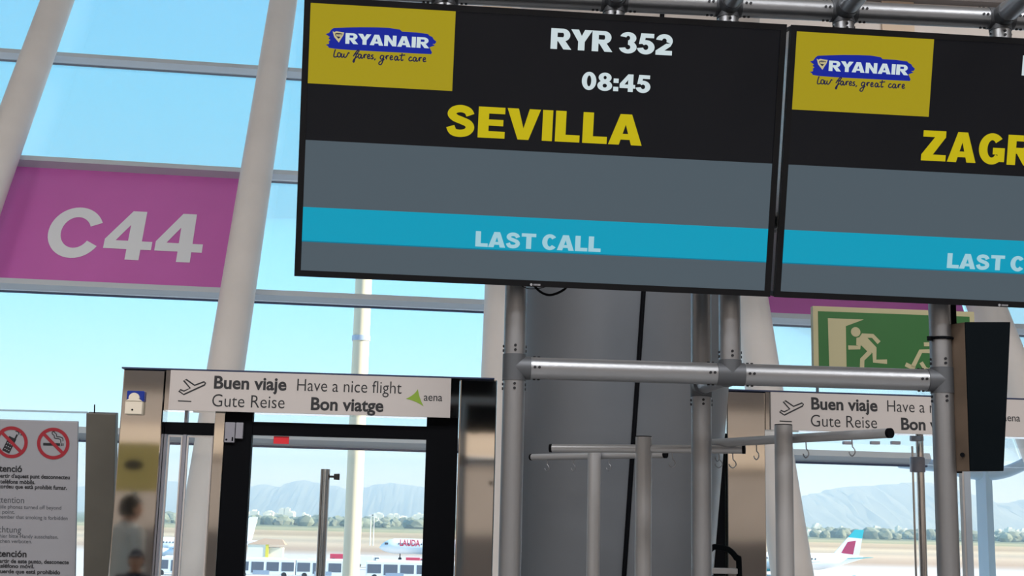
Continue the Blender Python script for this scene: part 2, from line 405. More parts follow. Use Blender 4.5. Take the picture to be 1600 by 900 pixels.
# ================================================================== FLIGHT DISPLAYS
TVW, TVH = 1.67, 1.67/1.75
tv1 = Fr((.3433, 4.3436, 2.8648), .81, 14.06, .42)
tv2 = Fr(tv1.world(TVW+.0145, 0, 0), .81, 14.06, .42)
def L1(px, py): return tv1.loc(px, py, -.004)
def zoomL(x, y): return L1(500+x/8, 30+y/8)
def display(fr, lab, dest, flight, tm):
    t = thing('flight_display', lab, 'screen', fr)
    W, H = TVW/2, TVH/2; b = .0215
    MB().bb(-W, W, .0, .06, -H, H).build('casing', 'bezel', t, bevel=.006)
    for x in (-W-.0012, W+.0002): MB().bb(x, x+.001, .010, .052, -H+.02, H-.02).build('side_trim', 'chrome', t)
    fr_ = MB()
    for (x0, x1, z0, z1) in ((-W, -W+b, -H, H), (W-b, W, -H, H), (-W+b, W-b, H-b, H), (-W+b, W-b, -H, -H+b)): fr_.bb(x0, x1, -.006, 0, z0, z1)
    fr_.build('bezel', 'bezel', t)
    s = MB().bb(-W+b, W-b, -.002, .0, -H+b, H-b).build('screen', 'scr_black', t)
    zg = L1(840, 237)[1]
    MB().bb(-W+b, W-b, -.0025, -.002, -H+b, zg).build('grey_field', 'scr_grey', s)
    zt, zb = L1(840, 340.5)[1], L1(840, 392.5)[1]
    band = MB().bb(-W+b, W-b, -.003, -.0024, zb, zt).build('status_band', 'scr_cyan', s)
    MB().bb(-W+b, W-b, -.0032, -.0024, zb-.004, zb).build('band_edge', 'scr_cyan_line', s)
    x0, zL = L1(742.5, 385); x1 = L1(939, 380)[0]; cap = L1(743, 361)[1]-zL
    heavy(s, 'LAST CALL', x0, x1, zL, cap, 'scr_soft_white', -.0036, .06, name='status_lettering')
    # airline panel
    xa, za = L1(480.5, 129); xb, zb2 = L1(706.5, 143); zt2 = L1(710, 15.5)[1]
    yp = MB().bb(xa, xb, -.003, -.0024, (za+zb2)/2, zt2).build('airline_panel', 'scr_yellow', s)
    br = [(170,110),(330,104),(500,100),(700,102),(860,108),(1000,130),(1025,155),(1200,165),(1350,185),(1368,206),(1405,222),(1420,250),(1455,280),(1440,306),(1405,312),(1440,328),(1370,350),(1384,385),(1400,415),(1390,437),(1290,432),(1200,428),(1000,417),(700,402),(400,386),(200,371),(110,357),(100,336),(70,318),(110,310),(115,290),(104,280),(130,260),(104,240),(122,222),(70,185),(112,172),(140,132)]
    P = [zoomL(*p) for p in br]
    MB().poly([(p[0]*1, p[1]) for p in P], -.0034).build('logo_patch', 'scr_blue', s)
    x0, zb_ = zoomL(316, 306); x1 = zoomL(1366, 300)[0]; cap = zoomL(322, 172)[1]-zb_
    heavy(s, 'RYANAIR', x0, x1, zb_, cap, 'scr_white', -.0044, .06, name='airline_lettering')
    em = MB(); em.poly([zoomL(*p) for p in ((158,148),(176,163),(205,150),(245,158),(302,166),(290,205),(268,240),(235,292),(205,255),(178,222),(168,190))], -.0040)
    e1 = em.build('emblem', 'scr_gold', s)
    MB().poly([zoomL(*p) for p in ((190,178),(215,172),(250,175),(282,182),(262,218),(232,246),(208,222),(192,200))], -.0043).build('emblem_centre', 'scr_navy', s)
    st = MB()
    for q in range(4): st.strip([zoomL(206+q*20, 188), zoomL(214+q*13, 214+q*2)], .0035, -.0046)
    st.build('emblem_strings', 'scr_gold', s)
    # handwritten tagline
    sc = (zoomL(1340, 530)[0]-zoomL(165, 470)[0])/1180; ox, oz = zoomL(165, 470)
    def r(x): return [[(x,15),(x+10,52),(x+13,3)], [(x+12,30),(x+25,52),(x+42,48)]]
    def e_(x): return [[(x,22),(x+25,32),(x+23,52),(x+7,48),(x,22),(x+10,2),(x+40,12)]]
    def a(x): return [[(x+35,45),(x+15,50),(x,25),(x+8,3),(x+25,5),(x+40,45),(x+38,10),(x+50,2),(x+64,15)]]
    ST = [[(25,95),(12,50),(8,8),(20,-2),(45,5),(58,12)], [(74,56),(56,44),(55,14),(72,0),(90,14),(90,42),(74,56)],
          [(108,50),(101,10),(112,0),(128,15),(135,45),(133,12),(148,0),(168,18),(188,60),(202,52)],
          [(250,20),(288,80),(312,100),(318,86),(296,58),(275,0),(262,-50),(250,-44),(262,-15),(288,8),(310,20)], [(258,48),(316,54)]]
    ST += a(312) + r(378) + e_(428) + [[(502,50),(482,46),(478,32),(498,20),(496,4),(470,2)], [(528,8),(516,-15)],
          [(628,48),(602,50),(588,22),(602,2),(626,20),(634,50),(622,-20),(600,-64),(574,-56),(586,-28),(642,2)]]
    ST += r(655) + e_(712) + a(768) + [[(862,92),(850,20),(858,2),(880,12)], [(826,62),(900,72)], [(985,45),(965,50),(948,22),(963,2),(995,14)]]
    ST += a(1002) + r(1070) + e_(1128)
    tg = MB()
    for q in ST:
        pts = [(p.x, p.y) for p in cat([(ox+p[0]*sc, oz+p[1]*sc, 0) for p in q], 5)]
        tg.strip(pts, .0042, -.0048)
    tg.build('tagline', 'scr_navy', s)
    # flight number, time, destination
    x0, zb_ = L1(860, 76); cap = L1(860.7, 43.7)[1]-zb_; x1 = L1(1051, 70)[0]
    if flight == 'RYR 352': heavy(s, flight, x0, x1, zb_, cap, 'scr_white', -.003, .05, name='flight_number')
    else:
        f0 = fr.loc(1597, 100)[0]; heavy(s, flight, f0, f0+.195, zb_, cap, 'scr_white', -.003, .05, name='flight_number')
    if tm:
        x0, zb_ = L1(908.5, 139.5); cap = L1(909, 112)[1]-zb_; x1 = L1(1016, 140)[0]
        heavy(s, tm, x0, x1, zb_, cap, 'scr_white', -.003, .06, name='departure_time')
    x0, zb_ = L1(696, 212); cap = L1(696, 163.5)[1]-zb_; x1 = L1(1003, 220)[0]
    if dest == 'SEVILLA': heavy(s, dest, x0, x1, zb_, cap, 'scr_yellow_text', -.003, .08, name='destination')
    else:
        f0 = fr.loc(1440, 225)[0]; heavy(s, dest, f0, f0+.60, zb_, cap, 'scr_yellow_text', -.003, .08, name='destination')
    # maker's mark on the lower bezel, and the bracket behind
    bx, bz = L1(830, 444.5); bd = MB()
    bd.disc(bx, bz, .0045, -.0075)
    for q in range(6): bd.poly([(bx+.008+q*.0042, bz-.003), (bx+.0105+q*.0042, bz-.003), (bx+.0105+q*.0042, bz+.003), (bx+.008+q*.0042, bz+.003)], -.0075)
    bd.build('maker_mark', 'board_grey', t)
    MB().bb(-.22, .22, .06, .135, -.16, .06).build('wall_bracket', 'black', t)
    return t
display(tv1, 'black flight screen showing SEVILLA and 08:45 in large letters', 'SEVILLA', 'RYR 352', '08:45')
display(tv2, 'black flight screen on the right showing ZAG, cut by the frame edge', 'ZAGREB', 'RYR', None)

# ================================================================== ALUMINIUM FRAME
ZB, ZT, YF, YM = 2.131, 3.53, 4.6, 5.0; XL, XC, XR = .28, 1.058, 1.837; XM = 1.036
TR = .0395
fr0 = thing('display_frame', 'silver aluminium tube frame carrying the two flight screens', 'frame', loc=(XC, YF, 0))
def FP(x, y, z): return (x-XC, y-YF, z)
def ftube(name, a, b, r=TR): return MB().tube(FP(*a), FP(*b), r).build(name, 'alu', fr0, smooth=True)
for x in (XL, XR): ftube('post', (x, YF, 0), (x, YF, 2.70))
ftube('post', (XC, YF, ZB), (XC, YF, ZT)); ftube('post', (XM, YM, 0), (XM, YM, ZT))
ftube('crossbar', (XL, YF, ZB), (XC, YF, ZB)); ftube('crossbar', (XC, YF, ZB), (XR, YF, ZB))
ftube('crossbar', (-.6, YF, ZT), (3.4, YF, ZT)); ftube('crossbar', (-.011, YF, 2.70), (2.113, YF, 2.70))
ftube('crossbar', (XC, YF, ZB), (XM, YM, ZB), .037)
DROPS = (-.011, .624, 1.503, 2.113)
for x in DROPS: ftube('drop_tube', (x, YF, 2.70), (x, YF, ZT))
for x in DROPS + (XC,): ftube('arm', (x, YF, ZT), (x, 3.1, ZT))
ftube('crossbar', (-.6, 3.1, ZT), (3.4, 3.1, ZT))
for x in (XL, XM, XR):
    MB().tube((x-XC, (YM if x == XM else YF)-YF, 0), (x-XC, (YM if x == XM else YF)-YF, .012), .085).build('foot_plate', 'alu_joint', fr0, smooth=True)
bolt_src = MB().tube((0, .004, 0), (0, -.0032, 0), .005, n=12).build('bolt', 'screw'); bolt_me = bolt_src.data; bpy.data.objects.remove(bolt_src)
def joint(x, y, z, arms):
    mb = MB(); c = Vector(FP(x, y, z)); R = TR+.0025
    for d, L in arms:
        dv = Vector(d); mb.tube(c - dv*.0, c + dv*L, R)
    mb.bm.verts.ensure_lookup_table()
    j = mb.build('joint', 'alu_joint', fr0, smooth=True)
    for d, L in arms:
        dv = Vector(d)
        if abs(dv.y) > .5: continue
        side = Vector((0, 0, 1)) if abs(dv.x) > .5 else Vector((1, 0, 0))
        for ang in ((0, 1, -1)):
            nrm = Vector((0, -1, 0))*math.cos(ang*1.52) + side*math.sin(ang*1.52)
            for q in (.013, .029):
                o = bpy.data.objects.new('bolt', bolt_me); COL.objects.link(o); o.parent = j
                p = c + dv*(L+q) + nrm*TR
                o.matrix_local = Matrix.Translation(p) @ (-nrm).to_track_quat('Y', 'Z').to_matrix().to_4x4()
X_, Z_ = Vector((1, 0, 0)), Vector((0, 0, 1)); Y_ = Vector((0, 1, 0))
joint(XL, YF, ZB, ((Z_, .047), (-Z_, .047), (X_, .058)))
joint(XC, YF, ZB, ((Z_, .05), (X_, .05), (-X_, .05), (Y_, .05)))
joint(XR, YF, ZB, ((Z_, .047), (-Z_, .047), (-X_, .058)))
joint(XM, YM, ZB, ((Z_, .047), (-Z_, .047), (-Y_, .06)))
for x in DROPS + (XC,): joint(x, YF, ZT, ((-Z_, .05), (X_, .05), (-X_, .05), (-Y_, .08)))
# cables
cb = tag(MB().path([at(832, 440, 4.53), at(836, 448, 4.53), at(846, 457, 4.53), at(858, 461, 4.53), at(871, 458, 4.53), at(884, 450, 4.53), at(888, 440, 4.53)], .0045).build('power_cable', 'black', smooth=True),
         'black cable looping below the bottom edge of the SEVILLA screen', 'cable')
MB().path([at(812, 445, 4.54), at(826, 451, 4.54), at(845, 450, 4.54), at(858, 446, 4.54)], .0015).build('thin_lead', 'black', cb, smooth=True)
xc = XR+TR+.011
vc = tag(MB().path([(xc, 4.6, 2.46), (xc, 4.6, 2.3), (xc+.002, 4.6, 2.1), (xc, 4.6, 1.9), (xc, 4.6, 1.80)], .0115).build('signal_cable', 'black', smooth=True),
         'black cable running down the right frame post, held by a strap', 'cable')
tie = MB(); zt = at(1470, 527, 4.56).z
for i in range(24):
    a0, a1 = 2*PI*i/24, 2*PI*(i+1)/24
    tie.tube((XR+(TR+.003)*math.cos(a0), YF+(TR+.003)*math.sin(a0), zt), (XR+(TR+.003)*math.cos(a1), YF+(TR+.003)*math.sin(a1), zt), .0055, n=8)
tie.box((XR-TR-.006, YF-.015, zt-.002), (.018, .012, .016)); tie.build('strap', 'black', vc)

# loudspeaker cabinet on the right post
A = [at(1508, 503, 4.52), at(1579, 503, 4.52), at(1568.5, 736, 4.52), at(1516, 736, 4.52)]
sp0 = thing('loudspeaker', 'tall black tapered loudspeaker cabinet beside the right frame post', 'loudspeaker', loc=(A[3]+A[2])/2)
o0 = (A[3]+A[2])/2
def loft_cab(name, front, back, m):
    mb = MB(); mb.loft([[p-o0 for p in front], [p-o0 for p in back]]); bmesh.ops.recalc_face_normals(mb.bm, faces=mb.bm.faces[:]); return mb.build(name, m, sp0, bevel=.002)
SH = Vector((-.046, .10, 0))
loft_cab('cabinet', [p+Vector((0, .008, 0)) for p in A], [A[0]+SH, A[1]+SH*.6, A[2]+SH*.6, A[3]+SH], 'bronze_side')
loft_cab('front_grille', A, [p+Vector((0, .008, 0)) for p in A], 'black_gloss')
MB().tube(at(1504, 711, 4.555)-o0, at(1504, 711, 4.555)-o0+Vector((-.006, -.012, 0)), .008, n=16).build('knob', 'black', sp0, smooth=True)
MB().box(Vector((XR+.085, 4.61, 1.98))-o0, (.12, .03, .05)).build('mounting_bracket', 'black', sp0)

# ================================================================== BIG GREY COLUMN
YC = 7.95
def edge(py, xl, xr):
    l, r_ = at(xl, py, YC), at(xr, py, YC); return (l.x+r_.x)/2, (r_.x-l.x)/2*.985, (l.z+r_.z)/2
(c1, r1, z1), (c2, r2, z2) = edge(900, 792, 1113), edge(20, 812, 1185)
def cone(z): t = (z-z1)/(z2-z1); return c1+(c2-c1)*t, r1+(r2-r1)*t
zs = [0, z1, (z1+z2)/2, z2, ZC-.02]
mb = MB(); mb.loft([[(cone(z)[0]+cone(z)[1]*math.cos(2*PI*i/72), YC+cone(z)[1]*math.sin(2*PI*i/72), z) for i in range(72)] for z in zs])
bc = tag(mb.build('clad_column', 'grey_column', smooth=True), 'wide grey round column between the two gate portals', 'column')
zh = at(980, 70, YC-.66).z; mb = MB(); mb.loft([[(cone(z)[0]+(cone(z)[1]+.003)*math.cos(2*PI*i/72), YC+(cone(z)[1]+.003)*math.sin(2*PI*i/72), z) for i in range(72)] for z in (zh, ZC-.03)]); mb.build('upper_band', 'white_paint', bc, smooth=True)
def onc(px, py):
    z = at(px, py, YC-.65).z; cx, rr = cone(z); x = at(px, py, YC-.62).x; x = at(px, py, YC - math.sqrt(max(.01, rr*rr-(x-cx)**2))).x
    return Vector((x, YC-math.sqrt(max(.001, rr*rr-(x-cx)**2))-.004, z))
pts = [onc(975-(900-py)*-.0 + (900-py)*.0685, py) for py in (1300, 1000, 900, 780, 640, 460, 300, 150, 18)]
mb = MB()
for q, p in zip(pts, pts[1:]): mb.tube(q, p, .0135, n=10)
mb.build('black_seam', 'black', bc)

# ================================================================== GATE PORTALS
def plane_icon(parent, f, P, m, wd, y):
    pts = [f.loc(*p) for p in P]; mb = MB(); mb.strip(pts, wd, y, closed=True); return mb.build('departure_pictogram', m, parent)
def portal(sign_c, yaw, lab, first):
    f = Fr((sign_c[0], sign_c[1], 0), yaw); zc = sign_c[2]
    t = thing('gate_portal', lab, 'gate portal', f)
    z0, z1 = zc-.1285, zc+.1285; HW = 1.208
    lp = MB().bb(-HW, -.94, .012, .17, 0, z1).build('pillar', 'steel', t, bevel=.008)
    rp = MB().bb(.965, HW, .012, .17, 0, z1).build('pillar', 'steel', t, bevel=.008)
    MB().bb(-.937, .962, .016, .17, z0, z1).build('lintel', 'steel', t)
    MB().bb(-HW-.012, HW-.02, .004, .17, z1+.002, z1+.012).build('cap_strip', 'gasket', t)
    sg = MB().bb(-.905, .905, -.004, .014, z0, z1).build('sign_panel', 'sign_white', t)
    y = -.0055
    B = Fr((-.8, 8.48, 0), 0)                               # the print is measured on the left portal
    q = lambda px, py: B.loc(px, py, y)
    T = lambda s, px0, py, px1, cap, off=0: text(sg, s, q(px0, py)[0], q(px0, py)[1], cap, 'print_dark', q(px1, py)[0], off, 0, y)
    T('Buen viaje', 334, 606.5, 447.5, .078, .028); T('Have a nice flight', 464, 610.5, 627.5, .078, -.004)
    T('Gute Reise', 331, 635, 444.5, .080, -.004); T('Bon viatge', 485.5, 640, 599, .078, .028)
    T('aena', 662, 626, 691, .05, .006)
    P = [(287, 594.5), (291, 593), (304, 602), (319, 596.5), (321, 598.5), (319.5, 601.5), (287, 616.5), (279.5, 611), (282, 609), (287.5, 611), (297, 606.5)]
    mb = MB(); mb.strip([q(*p) for p in P], .0100, y, closed=True); mb.strip([q(278, 626.3), q(299, 627.3)], .007, y); mb.build('departure_pictogram', 'print_dark', sg)
    cx = [(653, 608), (662, 635), (634, 623)]
    g = []
    for i in range(3):
        a, b = Vector(q(*cx[i])), Vector(q(*cx[(i+1) % 3])); m_ = (Vector(q(651, 622))*.42+(a+b)/2*.58)
        for k in range(8):
            u = k/8; g.append(tuple(a*(1-u)**2 + m_*2*u*(1-u) + b*u*u))
    MB().poly(g, y).build('logo', 'aena_green', sg)
    # door
    yd = .09; D = lambda px, py: f.loc(px, py, yd)
    if first:
        xl0, xl1 = D(352, 670)[0], D(394, 670)[0]; xr0, xr1 = D(666.5, 670)[0], D(716, 670)[0]
        zr1, zr0 = D(530, 662.5)[1], D(530, 683)[1]
        dr = MB().bb(xl0, xl1, yd, yd+.07, .0, z0).bb(xr0, xr1, yd, yd+.07, .0, z0).bb(xl1, xr0, yd+.01, yd+.06, zr0, zr1).bb(xl1, xr0, yd+.01, yd+.06, 0, .12).build('door_frame', 'black', t)
        MB().bb(xl1, xr0, yd+.03, yd+.042, .12, zr0).build('door_glass', 'door_glass', dr)
        MB().bb(xl1, xr0, yd+.03, yd+.042, zr1, z0).build('transom_glass', 'door_glass', dr)
        b1 = D(353, 660); b2 = D(367, 692); b3 = D(380, 686)
        for (xa, za, xb, zb) in ((b1[0], b1[1], b2[0], b2[1]), (b2[0]+.003, b1[1], b3[0], b3[1])):
            bx = MB().bb(xa, xb, yd-.03, yd, zb, za).build('sensor_box', 'hinge_grey', dr, bevel=.004)
            if xa == b1[0]: MB().disc(xa+.014, zb+.018, .007, yd-.031).bb(xb-.018, xb-.008, yd-.031, yd-.030, zb+.01, zb+.036).build('button', 'black', bx)
        s0, s1 = D(427, 681), D(450.5, 693.5)
        stk = MB().bb(s0[0], s1[0], yd+.026, yd+.029, s1[1], s0[1]).build('red_sticker', 'print_red_plain', dr); 
        stk['label'] = 'red sticker'
        # sidelight between the pillar and the black stile
        ps0, ps1 = D(333, 700)[0], xl0-.002
        MB().bb(ps0, ps1, yd-.01, yd+.09, 0, z0).build('steel_jamb', 'steel', t, bevel=.004)
        sx0 = -.937; xm = D(288, 690)[0]
        zt1, zt0 = D(290, 660)[1], D(290, 679)[1]
        sf = MB().bb(sx0, ps0, yd, yd+.06, zt0, zt1).bb(sx0+.018, ps0, yd, yd+.06, 0, .1).build('sidelight_frame', 'black', t)
        MB().bb(xm-.010, xm+.010, yd+.002, yd+.05, .1, zt0).bb(sx0, sx0+.016, yd+.002, yd+.058, .1, zt0).bb(xm-.010, xm+.010, yd+.002, yd+.05, zt1, z0).build('sidelight_mullion', 'hinge_grey', sf)
        for xa, xb in ((sx0+.022, xm-.014), (xm+.014, ps0-.006)):
            p_ = MB().bb(xa, xb, yd+.02, yd+.03, .1, zt0-.004).build('sidelight_pane', 'door_glass', sf)
            e = MB()
            for (a, b, c, d) in ((xa, xa+.010, .1, zt0-.006), (xb-.010, xb, .1, zt0-.006), (xa+.010, xb-.010, zt0-.016, zt0-.006)): e.bb(a, b, yd+.012, yd+.036, c, d)
            e.build('pane_edge', 'sign_white', p_)
    else:
        MB().bb(-HW-.34, -HW-.006, .05, .12, 0, D(1125, 735)[1]+.25).build('side_panel', 'black', t)
        zr = D(1400, 695)[1]; xa = -.937; xb = .962
        MB().bb(xa, xb, yd, yd+.012, zr, z0).build('transom_glass', 'door_glass', t)
        for px in (1324, 1367, 1399): 
            x, z = D(px, 692); MB().box((x, yd, z), (.062, .04, .022)).build('patch_fitting', 'hinge_grey', t, bevel=.004)
    return t, f
g1, fp1 = portal((-.80, 8.48, 2.3675), 0, 'steel gate portal with black framed door below the C44 panel', True)
g2, fp2 = portal((3.195, 8.76, 2.367), 1.2, 'steel gate portal with open glass doorway below the green exit sign', False)
# siren on the left pillar
sx, sz = fp1.loc(211, 631)
zt_, zb_ = fp1.loc(211, 611)[1], fp1.loc(211, 648)[1]
sr = thing('alarm_siren', 'cream and blue door alarm siren on the left steel pillar', 'siren', Fr(fp1.world(sx, .012, zb_)))
h = zt_-zb_
MB().bb(-.055, .055, -.05, 0, 0, h*.56).build('body', 'siren_white', sr, bevel=.006)
mb = MB(); mb.prism([(-.052, h*.56), (-.03, h*.66)] + [(.034*math.cos(a), h*.68+.034*math.sin(a)) for a in [PI*(1-k/12) for k in range(13)]] + [(.03, h*.66), (.052, h*.56)], -.055, -.035); mb.build('dome_cover', 'siren_white', sr)
MB().bb(-.052, .06, -.034, 0, h*.55, h).build('blue_lens', 'siren_blue', sr, bevel=.006)
MB().tube((-.006, -.054, h*.19), (-.006, -.048, h*.19), .006, n=12).build('screw', 'black', sr)

# exit sign standing on the second portal
fe = Fr(fp2.world(0, .06, 0), 1.2)
ex0, ezt = fe.loc(1270, 478); ex1 = fe.loc(1522, 488)[0]; ez0 = 2.367+.142+.048
es = thing('exit_sign', 'green emergency exit sign with cream running figures above the right portal', 'exit sign', Fr(fe.world((ex0+ex1)/2, 0, ez0), 1.2))
W = (ex1-ex0)/2; H = ezt-ez0
ef = Fr(fe.world((ex0+ex1)/2, 0, ez0), 1.2)
MB().bb(-W, W, 0, .05, 0, H).build('sign_body', 'cream', es)
MB().bb(-W+.036, W-.036, -.003, 0, .03, H-.036).build('green_field', 'exit_green', es)
e = lambda x, y_: ef.loc(1260+x/8, 470+y_/8)
pic = MB()
pic.poly([e(265, 218), e(715, 235), e(490, 318), e(500, 900), e(285, 900)], -.005); pic.build('doorway_pictogram', 'cream', es)
pic = MB(); cxy = e(613, 390); pic.disc(cxy[0], cxy[1], .034, -.005)
pic.poly([e(690, 412), e(830, 415), e(840, 450), e(760, 465), e(865, 575), e(820, 655), e(760, 635), e(690, 565), e(680, 560), e(620, 555), e(622, 465), e(660, 455)], -.005)
for P, wd in (([(690, 435), (825, 440), (905, 525)], .030), ([(520, 585), (655, 585), (655, 500)], .030), ([(845, 580), (850, 755), (1005, 762)], .032), ([(790, 640), (695, 735), (690, 905)], .032)):
    pic.strip([e(*p) for p in P], wd, -.0055)
pic.build('running_figure', 'cream', es)
pic = MB()
for P, wd in (([(1550, 632), (1425, 632), (1335, 810), (1335, 835)], .030), ([(1235, 795), (1350, 850)], .030), ([(1430, 770), (1480, 850), (1530, 870)], .028), ([(1465, 545), (1560, 545)], .028)):
    pic.strip([e(*p) for p in P], wd, -.0055)
cxy = e(1620, 440); pic.disc(cxy[0], cxy[1], .034, -.005); pic.strip([e(1600, 500), e(1590, 640)], .05, -.0055); pic.strip([e(1530, 870), e(1640, 800)], .03, -.0055)
pic.build('seated_figure', 'cream', es)

for x in (-W+.03, W-.12): MB().bb(x-.006, x+.006, .01, .04, -.050, .0).build('bracket', 'alu_joint', es)
# ================================================================== HOOK STANDS
def hook_stand(lab, post_px, top_py, Yp, la, Ya, rb, Yb, hooks, r=.0345, rb_=.0175):
    x = at(post_px, top_py+150, Yp).x
    p = at(post_px, top_py, Yp); a, b = at(*la, Ya), at(*rb, Yb); zb = (a.z+b.z)/2; a.z = b.z = zb
    o = Vector((x, Yp, 0))
    t = thing('hook_stand', lab, 'stand', loc=o)
    MB().tube((0, 0, 0), (0, 0, p.z), r).build('post', 'stand_grey', t, smooth=True)
    MB().tube((0, 0, p.z), (0, 0, p.z+.004), r*.97).build('post_cap', 'black', t, smooth=True)
    MB().tube((0, 0, 0), (0, 0, .02), .17, n=40).build('base_plate', 'stand_grey', t, smooth=True)
    d = (b-a).normalized()
    br_ = MB().tube(a-o, b-o, rb_).build('bar', 'stand_grey', t, smooth=True)
    for e_, s in ((a, -1), (b, 1)): MB().tube(e_-o, e_-o+d*s*.012, rb_*1.03).build('end_cap', 'black', br_, smooth=True)
    for u in hooks:
        c = a + (b-a)*u - o; k = d*.012; Z = Vector((0, 0, 1))
        MB().path([c+Z*(-rb_+.004), c-Z*.030+k*.1, c-Z*.042+k*.2, c-Z*.052+k*1.0, c-Z*.066+k*1.1, c-Z*.076+k*0, c-Z*.068-k*1.0, c-Z*.060-k*1.2], .0024, n=8, sub=4).build('hook', 'hook_metal', br_, smooth=True)
    return t
hook_stand('grey hook stand with the highest bar, right of the middle frame post', 1226, 665, 4.95, (1096, 694.5), 5.47, (1388, 675.5), 4.56, (.10, .33, .60, .83))
hook_stand('grey hook stand between the other two stands', 1005, 683, 5.46, (863, 701), 5.60, (1160, 701.5), 5.32, (.64, .88, .95))
hook_stand('grey hook stand farthest left, standing nearest the wide grey column', 927, 699, 6.76, (832, 714.3), 7.13, (1038, 710.3), 6.5, (.12, .33, .60))

# tubular black rack beside the middle post
rk = thing('tubular_rack', 'black tubular rack with rounded top behind the middle frame post', 'rack', loc=at(1118, 895, 5.55)*1)
ro = rk.matrix_world.translation.copy(); ro.z = 0; rk.matrix_world = Matrix.Translation(ro)
xe = at(1155, 890, 5.55).x-ro.x; zt = at(1130, 855, 5.55).z; xw = at(1094, 890, 5.55).x-ro.x
MB().path([(xe, 0, 0), (xe, 0, .8), (xe, 0, zt-.10), (xe-.012, 0, zt-.045), (xe-.045, 0, zt-.010), (xe-.09, 0, zt), (xw+.075, 0, zt), (xw+.06, 0, zt), (xw+.045, 0, zt-.01), (xw+.012, 0, zt-.045), (xw, 0, zt-.1), (xw, 0, .8), (xw, 0, 0)], .0125, n=14, sub=8).build('loop_tube', 'black_gloss', rk, smooth=True)
zc_ = at(1130, 892, 5.55).z
MB().bb(xw+.01, xe-.01, -.02, .02, zc_-.012, zc_+.012).build('grey_rail', 'stand_grey', rk, bevel=.004)
MB().bb(xw+.012, xe-.012, -.012, .012, .25, zc_-.02).build('back_panel', 'black', rk)
for x in (xw, xe): MB().bb(x-.02, x+.02, -.22, .22, 0, .025).build('foot', 'black', rk, bevel=.005)

# ================================================================== GLASS PARTITION WITH NOTICE, far left
fpn = Fr(at(60, 643, 8.74), -.3, 13)
hgt = fpn.c.z/math.cos(rad(13))
gp = thing('glass_partition', 'glass partition with grey end post left of the C44 portal', 'partition', fpn)
xr_ = fpn.loc(135, 700)[0]; xr2 = fpn.loc(181, 700)[0]; xl_ = -1.9
MB().bb(xl_, xr_, 0, .014, -hgt, 0).build('glass_sheet', 'door_glass', gp)
MB().bb(xl_, xr_, -.002, .016, -.004, .006).build('top_edge', 'rail_blue', gp)
MB().bb(xr_, xr2, -.02, .05, -hgt, .0).build('end_post', 'partition_post', gp, bevel=.004)
ax = fpn.loc(147, 640)[0]; MB().tube((ax, .01, 0), (ax, .01, .055), .004, n=10).build('pin', 'black', gp)
fb = Fr(fpn.world(0, -.03, 0), -.3, 13)
bx1, bzt = fb.loc(121.5, 659.2); bx0 = fb.loc(-24, 656)[0]
nb = thing('notice_board', 'grey notice board with no-phone and no-smoking symbols', 'notice', fb)
bd = MB().bb(bx0, bx1, 0, .028, bzt-1.25, bzt).build('board', 'board_grey', nb, bevel=.003)
q = lambda px, py: fb.loc(px, py, -.002)
pm = (q(83, 693)[0]-q(0, 692)[0])/83            # metres per pixel
for cx_, cy_ in ((18, 691), (83.2, 693)):
    c = q(cx_, cy_); R = 25.5*pm
    if cx_ < 50:
        ph = MB(); u = Vector((.42, .91)); v = Vector((.91, -.42)); k = Vector(c) + Vector((-3*pm, -3*pm)); s = R
        ph.poly([tuple(k+u*a*s+v*b*s) for a, b in ((-.55, -.24), (-.55, .24), (.45, .24), (.45, -.24))], -.002)
        ph.strip([tuple(k+u*.4*s+v*.16*s), tuple(k+u*.75*s+v*.16*s)], .1*s, -.002)
        for rr in (.18, .32): ph.ring(k.x+u.x*.78*s+.08*s, k.y+u.y*.72*s, rr*s, (rr-.05)*s, -20, 110, -.002, 12)
        ph.build('phone_pictogram', 'print_dark', bd)
        ky = MB()
        for a in range(3):
            for b in range(3): 
                p_ = k+u*(-.38+a*.2)*s+v*(-.13+b*.13)*s; ky.disc(p_.x, p_.y, .04*s, -.0025, 8)
        ky.build('phone_keys', 'board_grey', bd)
    else:
        cg = MB(); cg.poly([(c[0]-.62*R, c[1]-.14*R), (c[0]+.42*R, c[1]-.14*R), (c[0]+.42*R, c[1]+.03*R), (c[0]-.62*R, c[1]+.03*R)], -.002)
        for dx in (0, .1): cg.poly([(c[0]+(.47+dx)*R, c[1]-.14*R), (c[0]+(.53+dx)*R, c[1]-.14*R), (c[0]+(.53+dx)*R, c[1]+.03*R), (c[0]+(.47+dx)*R, c[1]+.03*R)], -.002)
        for off in (0, .13):
            P = cat([(c[0]+(x+off)*R, c[1]+(z+off*.8)*R, 0) for x, z in ((.46, .06), (.44, .25), (.28, .32), (.08, .34), (.05, .5), (-.05, .58), (-.08, .7), (.05, .78))], 4)
            cg.strip([(p.x, p.y) for p in P], .05*R, -.002)
        cg.build('cigarette_pictogram', 'print_dark', bd)
    rg = MB(); rg.ring(c[0], c[1], R, R*.79, y=-.003); rg.strip([(c[0]-.62*R, c[1]+.62*R), (c[0]+.62*R, c[1]-.62*R)], .2*R, -.0032); rg.build('prohibition_ring', 'print_red', bd)
LX = q(-11.5, 760)[0]
